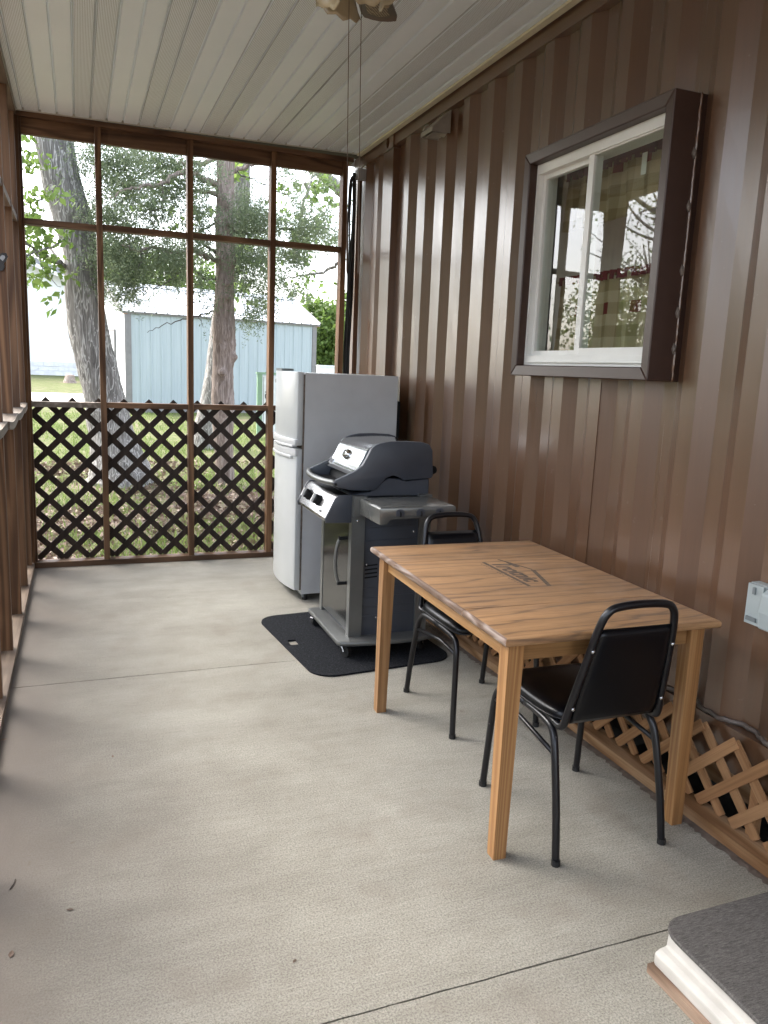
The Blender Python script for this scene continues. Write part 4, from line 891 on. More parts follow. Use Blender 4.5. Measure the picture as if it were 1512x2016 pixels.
for i in range(5):
    pts = [(1.995+.012*(i % 3)+random.uniform(-.005, .005), 5.985+.02*i, 2.96-.02*i)]+[(1.985+.016*(i % 3)+random.uniform(-.014, .014), 5.98+.018*i+random.uniform(-.02, .02), 2.6-.5*k) for k in range(5)]+[(2.01+.01*i, 6.0, .02)]
    obj('cable', tube(B(), smooth_path(pts, 5), .0075 if i else .015, 7), M['rubber'], cb, True)
ol = thing('outlet_cover', 'grey weatherproof outlet cover on brown wall at right edge', 'outlet', (2.04, 1.78, .72))
obj('back_box', Box(2.036, 2.07, 1.70, 1.872, .738, .868, bev=.004), M['grey_plastic'], ol)
l1 = obj('cover', Box(2.022, 2.0355, 1.808, 1.870, .734, .866, bev=.005, seg=2), M['grey_plastic'], ol); obj('latch', Box(2.016, 2.022, 1.836, 1.846, .835, .858, bev=.002), M['grey_plastic_dark'], l1); obj('hinge', Box(2.017, 2.022, 1.822, 1.862, .745, .758, bev=.002), M['grey_plastic_dark'], l1)
bm = prism(B(), [(2.0355, .73), (2.005, .735), (1.998, .79), (2.005, .85), (2.0355, .868)], 'y', 1.70, 1.800); bevel(bm, .006, 2); obj('cover', bm, M['grey_plastic'], ol)

# ------------------------------------------------------------------ lattice skirt under the container
gcl = obj('ground_cloth', grid(B(), 6, 60, lambda a, b: (2.031+a*.9, -1+b*7.2, -.12+.05*a+random.uniform(-.02, .02))), M['fabric_black']); structure(gcl); tag(gcl, 'black weed cloth on the earth under the container', 'ground cloth')
sk = thing('lattice_skirt', 'bare wood lattice skirt on a board along the container base', 'lattice', (2.0, 3, 0))
obj('board', Box(1.948, 2.036, 1.565, 5.3, .001, .040, bev=.003), M['cedar_board'], sk)
Hs = .150
for sgn, d0, d1 in ((-1, 2.003, 2.0095), (1, 2.0105, 2.017)):
    for k in range(-6, 28):
        s = clip_slat(1.53+k*Hs, .322, sgn, 1.2, 5.28, .045, .326+random.uniform(-.003, .003))
        if s and max(s[0], s[2]) > 1.25: 
            j = random.uniform(-.004, .004); o = obj('slat', slat_bm('y', (s[0], s[1]), (s[2]+j, s[3]), d0, d1, .038), M['cedar_slat%d' % sgn], sk)
obj('back_rail', Box(2.20, 2.24, 1.0, 5.3, .02, .11), M['cedar_board'], sk); 
for y in (1.72, 3.2, 4.6): obj('stake', Box(2.02, 2.045, y, y+.035, .0405, .2, bev=.002), M['cedar_slat1'], sk)

# ------------------------------------------------------------------ step with carpet
stp = thing('porch_step', 'white painted block step with a worn wood plank at its foot', 'step', (1.7, .9, 0))
bm = prism(B(), [(1.338, .026), (1.336, .062), (1.352, .070), (1.372, .073), (1.376, .118), (2.02, .118), (2.02, .026)], 'y', .25, 1.385); bevel(bm, .006, 2, 20)
obj('block', bm, M['step_paint'], stp); stick('plank', (1.326, 1.362, .2, 1.392, 0, .025), M['old_plank'], stp, .004)
obj('sill', Box(1.5, 2.045, 1.386, 1.41, .085, .118, bev=.005), M['step_paint'], stp)
pts = [(1.352+.07-.07*math.sin(t*math.pi/12), 1.405-.07+.07*math.cos(t*math.pi/12)) for t in range(7)]
pts = [(1.99, .22), (1.99, 1.408)]+pts+[(1.346, .22)]
bm = prism(B(), pts, 'z', .119, .131); bevel(bm, .004, 2, 40); dm = obj('carpet_mat', bm, M['carpet']); tag(dm, 'worn grey carpet mat lying on the white block step', 'mat')

# ------------------------------------------------------------------ ceiling fan
fc = Vector((.87, 2.66, 0)); fan = thing('ceiling_fan', 'ceiling fan with cane inset blades, cream shades and pull cords', 'ceiling fan', (fc.x, fc.y, 3.06))
obj('motor', lathe(B(), [(.0, 3.07), (.07, 3.07), (.075, 3.03), (.03, 3.02), (.03, 3.0), (.10, 2.99), (.115, 2.95), (.105, 2.90), (.05, 2.89), (.05, 2.83), (.06, 2.82), (.055, 2.77), (.0, 2.76)], (fc.x, fc.y, 0), (0, 0, 1), 28), M['brass'], fan, True)
for k in range(5):
    a = R(61+72*k); d = Vector((math.cos(a), math.sin(a), 0)); n = Vector((-d.y, d.x, 0)); zz = 2.835
    tilt = .12
    def bp(r, s): return fc+d*r+n*s+Vector((0, 0, zz+s*tilt))
    outl = [(.17, -.05), (.30, -.062), (.50, -.07), (.535, -.062), (.548, -.035), (.555, .0), (.548, .035), (.535, .062), (.50, .07), (.30, .062), (.17, .05)]
    bm = B(); A = [bm.verts.new(bp(*p)) for p in outl]; C = [bm.verts.new(bp(*p)+Vector((0, 0, .008))) for p in outl]; bm.faces.new(A[::-1]); bm.faces.new(C)
    for i in range(len(outl)): bm.faces.new((A[i], A[(i+1) % len(outl)], C[(i+1) % len(outl)], C[i]))
    bmesh.ops.recalc_face_normals(bm, faces=bm.faces[:]); bl = obj('blade', bm, M['fan_wood'], fan)
    ins = [(.26, -.035), (.49, -.042), (.51, 0), (.49, .042), (.26, .035)]; bm = B(); A = [bm.verts.new(bp(*p)-Vector((0, 0, .0015))) for p in ins]; C = [bm.verts.new(bp(*p)) for p in ins]; bm.faces.new(A[::-1])
    for i in range(5): bm.faces.new((A[i], A[(i+1) % 5], C[(i+1) % 5], C[i]))
    bmesh.ops.recalc_face_normals(bm, faces=bm.faces[:]); obj('cane_panel', bm, M['cane'], bl)
    obj('blade_iron', tube(B(), [fc+d*.09+Vector((0, 0, 2.92)), fc+d*.2+Vector((0, 0, 2.83))], .014, 8), M['brass'], fan, True)
for ang in (188, 8, 98, 278):
    a = R(ang); d = Vector((math.cos(a), math.sin(a), 0)); s = fc+d*(.085 if ang == 8 else .045)+Vector((0, 0, 2.825 if ang == 8 else 2.79)); ax = (d*.62-Vector((0, 0, 1))*.78).normalized()
    obj('shade_arm', tube(B(), [fc+Vector((0, 0, 2.795)), s], .012, 8), M['brass'], fan, True)
    bm = B(); seg = 36; rings = []; o1 = ax.orthogonal().normalized(); u1 = ax.cross(o1)
    for h, r in ((0, .02), (.015, .028), (.05, .036), (.09, .050), (.118, .070), (.128, .080)):
        rings.append([bm.verts.new(s+ax*(h+(.005*math.cos(k*6.283/seg*9) if h > .11 else 0))+(o1*math.cos(k*6.283/seg)+u1*math.sin(k*6.283/seg))*r*(1+.03*math.cos(k*6.283/seg*9)*(h/.128))) for k in range(seg)])
    for p, q in zip(rings, rings[1:]):
        for k in range(seg): bm.faces.new((p[k], p[(k+1) % seg], q[(k+1) % seg], q[k]))
    o = obj('lamp_shade', bm, M['shade'], fan, True); so = o.modifiers.new('thickness', 'SOLIDIFY'); so.thickness = .003
for xx, yy in ((.862, 2.70), (.905, 2.70)):
    obj('pull_cord', tube(B(), [(xx, yy, 2.76), (xx+.010, yy, 2.3), (xx+.018, yy, 1.99)], .0013, 6), M['cord'], fan); obj('pull_cord', tube(B(), [(xx+.018, yy, 1.99), (xx+.022, yy, 1.835), (xx+.022, yy, 1.826)], [.0024, .0026, .001], 6), M['cord'], fan)

# ------------------------------------------------------------------ fridge
fg = thing('refrigerator', 'white two-door refrigerator standing behind the grill', 'refrigerator', (1.6, 5.05, 0))
bm = Box(1.312, 1.93, 4.755, 5.325, .045, 1.462, bev=.008, seg=2); obj('cabinet', bm, M['fridge_side'], fg, 'auto')
obj('gasket', Box(1.3005, 1.3115, 4.762, 5.318, .07, 1.452), M['gasket'], fg)
def fdoor(z0, z1):
    n = 14; ys = [4.752+(.576)*i/n for i in range(n+1)]; bulge = lambda y: 1.262-.040*(1-((y-5.04)/.288)**2)
    pr = [(1.30, ys[0])]+[(bulge(y), y) for y in ys]+[(1.30, ys[-1])]
    bm = prism(B(), pr, 'z', z0, z1); bevel(bm, .006, 2, 40); return bm
d1 = obj('freezer_door', fdoor(1.012, 1.468), M['fridge'], fg, 'auto'); d2 = obj('lower_door', fdoor(.075, .992), M['fridge'], fg, 'auto')
def ftrim(z0, z1, out, y0=4.75, y1=5.33):
    n = 14; ys = [y0+(y1-y0)*i/n for i in range(n+1)]; f = lambda y: 1.262-.040*(1-((y-5.04)/.288)**2)
    pr = [(f(y)-out, y) for y in ys]+[(f(y)+.012, y) for y in ys[::-1]]; bm = prism(B(), pr, 'z', z0, z1); bevel(bm, .004, 2, 40); return bm
obj('handle', ftrim(1.012, 1.052, .014), M['fridge_trim'], d1, 'auto'); obj('handle', ftrim(.945, .994, .010), M['fridge_trim'], d2, 'auto'); obj('handle_grip', ftrim(1.0, 1.014, .022, 4.77, 5.1), M['fridge_trim'], d1, 'auto'); obj('handle_grip', ftrim(.93, .947, .016, 4.80, 5.26), M['fridge_trim'], d2, 'auto')
obj('hinge_cover', Box(1.255, 1.335, 5.14, 5.30, 1.469, 1.484, bev=.004), M['grey_plastic_dark'], fg); obj('badge', cyl(B(), (1.243, 5.26, 1.40), (1.247, 5.26, 1.40), .014, 14), M['steel_brushed'], d1)
obj('kickplate', Box(1.325, 1.34, 4.77, 5.31, .02, .0445), M['grey_plastic_dark'], fg); obj('condenser', Box(1.931, 1.965, 4.79, 5.29, .12, 1.30), M['grill_black'], fg)
for x_, y_ in ((1.345, 4.785), (1.345, 5.295), (1.9, 4.785), (1.9, 5.295)): obj('foot', cyl(B(), (x_, y_, 0), (x_, y_, .046), .018, 12), M['rubber'], fg)

# ------------------------------------------------------------------ grill mat
cM = Vector((1.395, 4.0)); hw, hl, rr = .395, .50, .12; pts = []
for sx, sy, a0 in ((1, 1, 0), (-1, 1, 90), (-1, -1, 180), (1, -1, 270)):
    for t in range(8): a = R(a0+t*90/7); pts.append((cM.x+sx*(hw-rr)+rr*math.cos(a), cM.y+sy*(hl-rr)+rr*math.sin(a)))
rot = lambda p, a=R(5): (cM.x+(p[0]-cM.x)*math.cos(a)-(p[1]-cM.y)*math.sin(a), cM.y+(p[0]-cM.x)*math.sin(a)+(p[1]-cM.y)*math.cos(a))
pts = [rot(p) for p in pts]
hole = [(1.062+sx*.017+.007*math.cos(R(a)), 3.985+sy*.032+.007*math.sin(R(a))) for sx, sy, a0 in ((1, 1, 0), (-1, 1, 90), (-1, -1, 180), (1, -1, 270)) for a in (a0, a0+45, a0+90)]
bm = B(); TO = [bm.verts.new((*p, .010)) for p in pts]; TI = [bm.verts.new((*p, .010)) for p in hole]
eo = [bm.edges.new((TO[i], TO[(i+1) % len(TO)])) for i in range(len(TO))]; ei = [bm.edges.new((TI[i], TI[(i+1) % len(TI)])) for i in range(len(TI))]
bmesh.ops.triangle_fill(bm, edges=eo+ei, use_beauty=True)
for L_ in (TO, TI):
    lowv = [bm.verts.new((v.co.x, v.co.y, 0.001)) for v in L_]
    for i in range(len(L_)): bm.faces.new((L_[i], L_[(i+1) % len(L_)], lowv[(i+1) % len(L_)], lowv[i]))
bmesh.ops.recalc_face_normals(bm, faces=bm.faces[:]); gm = obj('grill_mat', bm, M['mat']); tag(gm, 'black pebbled rubber mat with hand slot under the grill', 'mat')

# ------------------------------------------------------------------ grill
gr = thing('gas_grill', 'grey gas grill with polished curved lid on black mat', 'grill', (1.5, 4.0, .01))
YN, YF = 3.755, 4.262
cap = [(1.201, .914), (1.190, .927), (1.21, .940), (1.259, .961), (1.314, .987), (1.348, 1.016), (1.368, 1.052), (1.392, 1.098), (1.416, 1.118), (1.441, 1.128), (1.499, 1.137), (1.583, 1.139), (1.676, 1.135), (1.716, 1.124), (1.738, 1.092), (1.748, .955), (1.735, .943), (1.58, .934), (1.553, .950), (1.52, .960), (1.481, .948), (1.45, .913), (1.426, .888), (1.388, .881), (1.286, .886), (1.223, .900)]
for y0, y1 in ((YN, YN+.028), (YF-.028, YF)):
    lc_ = obj('lid_end', bevel(prism(B(), cap, 'y', y0, y1), .006, 2, 45), M['grill_grey'], gr, 'auto')
    if y0 == YN: obj('bolt_socket', cyl(B(), (1.206, YN-.001, .918), (1.206, YN+.002, .918), .0075, 12), M['grill_black'], lc_)
ins = [(1.290, .962), (1.318, .978), (1.350, 1.03), (1.378, 1.085), (1.412, 1.112), (1.45, 1.122), (1.52, 1.128), (1.60, 1.130), (1.68, 1.125), (1.722, 1.105), (1.733, 1.05), (1.738, .95)]
ins = [(p.x, p.z) for p in smooth_path([(a, 0, b) for a, b in ins], 4)]
thick = [(a+.012, b-.012) for a, b in ins[::-1]]
obj('lid_shell', prism(B(), ins+thick, 'y', YN+.0285, YF-.0285), M['steel'], gr, 'auto')
# front well and curved handle rail
obj('lid_well', prism(B(), [(1.225, .893), (1.225, .901), (1.315, .903), (1.338, .965), (1.36, .965), (1.38, .893)], 'y', YN+.029, YF-.029), M['grill_black'], gr)
hp = smooth_path([(1.205, YF-.012, .923), (1.178, 4.15, .921), (1.168, 4.01, .920), (1.178, 3.87, .921), (1.205, YN+.012, .923)], 6); bm = tube(B(), hp, .0155, 10); bmesh.ops.scale(bm, verts=bm.verts[:], vec=(1, 1, 1)); obj('handle', bm, M['grill_light'], gr, True)
bm = B(); tp = []; hpx = [(p.x+.012, p.y) for p in hp]; prism(bm, hpx+[(1.23, YN+.03), (1.23, YF-.03)], 'z', .900, .912); obj('handle_tray', bm, M['grill_grey'], gr)
th = obj('thermometer', lathe(B(), [(.0, .018), (.02, .018), (.025, .012), (.029, 0), (.029, -.004), (0, -.004)], (1.352, 4.03, 1.043), (-.87, 0, .5), 24), M['chrome'], gr, True); obj('dial', lathe(B(), [(0, .0005), (.017, .0005)], (1.352-.87*.018, 4.03, 1.043+.5*.018), (-.87, 0, .5), 20), M['grill_black'], th)
nd = Vector((-.87, 0, .5)); c0 = Vector((1.352, 4.03, 1.043))+nd*.0192; side = Vector((0, 1, 0)); upv = Vector((.5, 0, .87)); bm = B()
v = [bm.verts.new(c0+side*a+upv*b) for a, b in ((-.002, -.012), (.001, -.012), (.010, .010), (.007, .011))]; bm.faces.new(v); obj('needle', bm, M['badge'], th)
tg = obj('name_plate', B() if False else prism(B(), [(1.281, .985), (1.300, 1.010), (1.303, 1.008), (1.284, .983)], 'y', 4.075, 4.14), M['chrome'], gr)
for k in range(3): 
    a = 4.083+.019*k; obj('emblem_bar', prism(B(), [(1.2825, .990), (1.2955, 1.0075), (1.2965, 1.0065), (1.2835, .989)], 'y', a, a+.011), M['grill_grey'], tg)
# cook box under the lid
obj('cook_box', bevel(prism(B(), [(1.30, .86), (1.40, .875), (1.47, .93), (1.50, .945), (1.55, .94), (1.60, .928), (1.73, .94), (1.732, .85), (1.30, .85)], 'y', YN+.012, YF-.012), .004, 1, 50), M['grill_grey'], gr)
obj('lid_hinge', cyl(B(), (1.755, YN+.02, .985), (1.755, YN+.06, .985), .022, 14), M['grill_black'], gr, True); obj('lid_hinge', cyl(B(), (1.755, YF-.06, .985), (1.755, YF-.02, .985), .022, 14), M['grill_black'], gr, True)
# control panel
cpn = [(1.215, .866), (1.196, .850), (1.146, .747), (1.150, .724), (1.288, .721), (1.288, .866)]
for y0, y1 in ((3.728, 3.742), (4.268, 4.282)): obj('panel_end', bevel(prism(B(), cpn, 'y', y0, y1), .004, 2, 40), M['grill_grey'], gr, 'auto')
face = [(1.285, .862), (1.218, .862), (1.200, .846), (1.151, .747), (1.154, .728), (1.285, .728)]; cpl = obj('control_panel', bevel(prism(B(), face, 'y', 3.7425, 4.2675), .007, 3, 40), M['steel_brushed'], gr, 'auto')
fn = Vector((-.895, 0, .445)); fu = Vector((.445, 0, .895))
def on_face(y, t): return Vector((1.1755, y, .7965))+fu*t
for ky in (4.135, 3.945):
    c = on_face(ky, .008); kb = obj('knob', lathe(B(), [(0, .001), (.030, .001), (.030, .006), (.026, .008), (.026, .03), (.022, .034), (0, .034)], c, fn, 22), M['grill_black'], gr, 'auto')
    bm = B(); q = c+fn*.034; vs = []
    for a, b, h in ((-.007, -.024, 0), (.007, -.024, 0), (.007, .024, 0), (-.007, .024, 0), (-.006, -.023, .012), (.006, -.023, .012), (.006, .023, .012), (-.006, .023, .012)): vs.append(bm.verts.new(q+Vector((0, 1, 0))*a+fu*b+fn*h))
    for f in ((0, 1, 5, 4), (1, 2, 6, 5), (2, 3, 7, 6), (3, 0, 4, 7), (4, 5, 6, 7)): bm.faces.new([vs[i] for i in f])
    obj('grip', bm, M['badge'], kb)
obj('igniter_button', lathe(B(), [(0, .012), (.006, .011), (.008, .004), (.008, 0)], on_face(3.855, -.035), fn, 14), M['badge'], gr, True)
bm = B()
for yy, t, L_ in ((4.2, .042, .05), (4.2, .034, .04), (4.03, .042, .04), (4.03, .034, .05), (3.85, .042, .035)):
    c = on_face(yy, t)+fn*.0012; v = [bm.verts.new(c+Vector((0, 1, 0))*a+fu*b) for a, b in ((0, 0), (-L_, 0), (-L_, .0022), (0, .0022))]; bm.faces.new(v)
obj('scale_marks', bm, M['grill_grey'], gr)
# cart
obj('post', Box(1.290, 1.362, 3.728, 3.772, .106, .86, bev=.004), M['grill_light'], gr); obj('post', Box(1.290, 1.33, 4.222, 4.262, .106, .86, bev=.004), M['grill_light'], gr)
obj('post', Box(1.668, 1.735, 3.728, 3.772, .106, .86, bev=.004), M['grill_light'], gr); obj('post', Box(1.695, 1.735, 4.222, 4.262, .106, .86, bev=.004), M['grill_light'], gr)
dd = obj('door', Box(1.293, 1.305, 3.7725, 4.2215, .13, .722, bev=.003), M['door_dark'], gr); 
hpth = smooth_path([(1.290, 3.815, .625), (1.262, 3.822, .622), (1.245, 3.828, .57), (1.24, 3.83, .50), (1.245, 3.828, .43), (1.262, 3.822, .378), (1.290, 3.815, .375)], 5)
obj('handle', tube(B(), hpth[4:-4], .009, 8), M['grill_light'], dd, True)
for zz in (.622, .378): obj('handle_mount', Box(1.25, 1.2925, 3.812, 3.828, zz-.008, zz+.008, bev=.002), M['grill_black'], dd)
obj('bottom_shelf', Box(1.31, 1.70, 3.775, 4.22, .107, .118), M['grill_grey'], gr)
sp_ = obj('side_panel', Box(1.3625, 1.6675, 3.742, 3.752, .107, .80), M['grill_grey'], gr); obj('side_panel', Box(1.3305, 1.6945, 4.236, 4.246, .107, .80), M['grill_grey'], gr); obj('back_panel', Box(1.70, 1.71, 3.7725, 4.2215, .3, .85), M['grill_grey'], gr)
for r_ in range(4):
    for x0 in (1.375, 1.462): obj('louver', prism(B(), [(x0, .417+r_*.0215), (x0+.07, .422+r_*.0215), (x0+.07, .430+r_*.0215), (x0, .425+r_*.0215)], 'y', 3.7405, 3.7418), M['grill_black'], sp_)
for z0 in (.690, .62, .366, .313, .263, .214):
    pr = [(1.365, z0-.006), (1.50, z0), (1.66, z0+.002), (1.66, z0+.006), (1.50, z0+.004), (1.365, z0-.002)]
    obj('ridge', prism(B(), pr, 'y', 3.7392, 3.7418), M['grill_grey'], sp_)
for x_, z_ in ((1.45, .198), (1.385, .492), (1.325, .80), (1.322, .73), (1.645, .66)): obj('screw', lathe(B(), [(0, .003), (.004, .0025), (.006, 0)], (x_, 3.7415 if x_ > 1.37 else 3.7278, z_), (0, -1, 0), 10), M['steel_brushed'], gr, True)
base = [(1.238, 4.285), (1.222, 4.27), (1.216, 3.69), (1.228, 3.668), (1.30, 3.648), (1.42, 3.635), (1.55, 3.632), (1.66, 3.640), (1.745, 3.66), (1.76, 3.69), (1.76, 4.27), (1.745, 4.285)]
bm = prism(B(), base, 'z', .080, .106); bevel(bm, .008, 2, 40); obj('base_tray', bm, M['grill_light'], gr, 'auto')
for x_, y_, a in ((1.272, 3.705, .5), (1.262, 4.232, 1.9), (1.70, 3.72, 2.2), (1.70, 4.225, .8)):
    d = Vector((math.cos(a), math.sin(a), 0)); p = Vector((x_, y_, .0405)); cs = obj('caster', cyl(B(), p-d*.012, p+d*.012, .030, 18), M['rubber'], gr, 'auto')
    n = Vector((-d.y, d.x, 0)); obj('fork', tube(B(), [p+d*.016, p+n*.02+d*.016+Vector((0, 0, .034))], .006, 6), M['steel_brushed'], cs); obj('fork', tube(B(), [p-d*.016, p+n*.02-d*.016+Vector((0, 0, .034))], .006, 6), M['steel_brushed'], cs)
    obj('brake_tab', tube(B(), [p+n*.028-d*.014+Vector((0, 0, .02)), p+n*.028+d*.014+Vector((0, 0, .02))], .006, 6), M['steel_brushed'], cs)
# side shelf
shp = prism(B(), [(1.322, .770), (1.318, .848), (1.326, .856), (1.715, .856), (1.724, .848), (1.726, .806), (1.66, .803), (1.50, .797), (1.38, .795), (1.36, .772)], 'y', 3.415, 3.705); bevel(shp, .006, 2, 35); sh = obj('side_shelf', shp, M['shelf_metal'], gr, 'auto')
for xh in (1.425, 1.533, 1.635):
    obj('hook_recess', prism(B(), [(xh-.022, .812)]+[(xh+.022*math.cos(R(180-t*20)), .830+.016*math.sin(R(180-t*20))) for t in range(10)]+[(xh+.022, .812)], 'y', 3.4125, 3.4145), M['grill_grey'], sh)
    obj('tool_hook', tube(B(), smooth_path([(xh, 3.412, .832), (xh, 3.404, .826), (xh, 3.403, .816), (xh, 3.410, .812)], 4), .0035, 6), M['grill_black'], sh, True)
obj('shelf_bracket', Box(1.293, 1.3615, 3.7055, 3.7275, .755, .862, bev=.003), M['grill_light'], gr); obj('shelf_bracket', Box(1.66, 1.73, 3.7055, 3.7275, .79, .845, bev=.003), M['grill_light'], gr)

# ------------------------------------------------------------------ table
tb = thing('dining_table', 'oak dining table with faded printed emblem against brown wall', 'table', (1.55, 2.495, 0)); tb.rotation_euler = (0, 0, 0)
TA = R(-1.2); tc_ = Vector((1.55, 2.495)); hx, hy, zt = .396, .612, .742
def TR(bm): bmesh.ops.rotate(bm, cent=(tc_.x, tc_.y, 0), matrix=Matrix.Rotation(TA, 3, 'Z'), verts=bm.verts[:]); return bm
for y0, y1 in ((1.883, 2.179), (2.182, 2.8055), (2.8085, 3.107)):
    bm = Box(tc_.x-hx, tc_.x+hx, y0, y1, zt-.026, zt); 
    es = [e for e in bm.edges if (abs(e.verts[0].co.x-(tc_.x-hx)) < 1e-5 and abs(e.verts[1].co.x-(tc_.x-hx)) < 1e-5 and abs(e.verts[0].co.y-e.verts[1].co.y) > .1) or (abs(e.verts[0].co.x-(tc_.x+hx)) < 1e-5 and abs(e.verts[1].co.x-(tc_.x+hx)) < 1e-5 and abs(e.verts[0].co.y-e.verts[1].co.y) > .1) or (abs(e.verts[0].co.y-e.verts[1].co.y) < 1e-5 and abs(e.verts[0].co.x-e.verts[1].co.x) > .1 and (abs(e.verts[0].co.y-1.883) < 1e-5 or abs(e.verts[0].co.y-3.107) < 1e-5))]
    bmesh.ops.bevel(bm, geom=es, offset=.009, segments=3, affect='EDGES', profile=.5)
    o = obj('top_board', TR(bm), M['oak_top'], tb, 'auto'); o.data.materials.append(M['worn_edge'])
    for f in o.data.polygons:
        if f.normal.x < -.25: f.material_index = 1
LX, LY = .338, .548
for sx in (-1, 1):
    for sy in (-1, 1):
        cx_, cy_ = tc_.x+sx*LX, tc_.y+sy*LY; w_ = .0265
        bm = B(); x0, x1, y0, y1 = cx_-w_, cx_+w_, cy_-w_, cy_+w_
        b0 = [(x0, y0), (x1, y0), (x1, y1), (x0, y1)]; tp = .010
        lo = [((x0+(tp if sx > 0 else 0)), (y0+(tp if sy > 0 else 0))), ((x1-(tp if sx < 0 else 0)), (y0+(tp if sy > 0 else 0))), ((x1-(tp if sx < 0 else 0)), (y1-(tp if sy < 0 else 0))), ((x0+(tp if sx > 0 else 0)), (y1-(tp if sy < 0 else 0)))]
        rings = [[bm.verts.new((*p, z)) for p in q] for q, z in ((lo, 0), (b0, .62), (b0, zt-.0265))]
        for a, b in zip(rings, rings[1:]):
            for k in range(4): bm.faces.new((a[k], a[(k+1) % 4], b[(k+1) % 4], b[k]))
        bm.faces.new(rings[0][::-1]); bm.faces.new(rings[-1]); bevel(bm, .006, 2, 40); obj('leg', TR(bm), M['oak_leg'], tb, 'auto')
for sx in (-1, 1): obj('apron', TR(Box(tc_.x+sx*LX-.010-sx*.004, tc_.x+sx*LX+.010-sx*.004, tc_.y-LY+.027, tc_.y+LY-.027, zt-.092, zt-.0265, bev=.002)), M['oak_rail_y'], tb)
for sy in (-1, 1): obj('apron', TR(Box(tc_.x-LX+.027, tc_.x+LX-.027, tc_.y+sy*LY-.010-sy*.004, tc_.y+sy*LY+.010-sy*.004, zt-.092, zt-.0265, bev=.002)), M['oak_rail_x'], tb)
# printed emblem: roof line, word, underline; reads along -y with its top towards the wall
zp = zt+.0003
def strip(bm, pts, wd):
    for (a, b), (c, d) in zip(pts, pts[1:]):
        L_ = math.hypot(c-a, d-b); nx, ny = -(d-b)/L_*wd/2, (c-a)/L_*wd/2
        vs = [bm.verts.new((p, q, zp)) for p, q in ((a+nx, b+ny), (c+nx, d+ny), (c-nx, d-ny), (a-nx, b-ny))]; bm.faces.new(vs)
    bmesh.ops.recalc_face_normals(bm, faces=bm.faces[:])
    return bm
em = obj('emblem_line', strip(B(), [(1.526, 2.752), (1.523, 2.388)], .015), M['print'], tb); obj('emblem_line', strip(B(), [(1.612, 2.782), (1.640, 2.688), (1.667, 2.602)], .011), M['print'], tb)
obj('emblem_line', strip(B(), [(1.600, 2.376), (1.6655, 2.596)], .017), M['print'], tb)
M4 = Matrix.Translation((1.548, 2.742, zp)) @ Matrix(((0, 1, 0, 0), (-1, 0, 0, 0), (0, 0, 1, 0), (0, 0, 0, 1)))
M4 = Matrix.Translation((0, 0, .0003)) @ M4; text_mesh('lettering', 'T', .125, M['print'], tb, M4, .0, .22, .0042); M4 = Matrix.Translation((1.545, 2.680, zp)) @ Matrix(((0, 1, 0, 0), (-1, 0, 0, 0), (0, 0, 1, 0), (0, 0, 0, 1)))
M4 = Matrix.Translation((0, 0, .0005)) @ M4; text_mesh('lettering', 'rotnic', .098, M['print'], tb, M4, .0, .22, .0042)
bm = B()
for k in range(15):
    if k in (5, 9): continue
    y = 2.73-.022*k; strip(bm, [(1.502, y), (1.514, y-.004)], .004); strip(bm, [(1.503, y-.003), (1.503, y-.012)], .003); 
    if k % 2: strip(bm, [(1.512, y-.003), (1.511, y-.012)], .003)
o = obj('emblem_small_print', bm, M['print_faint'], tb); o['kind'] = 'stuff'

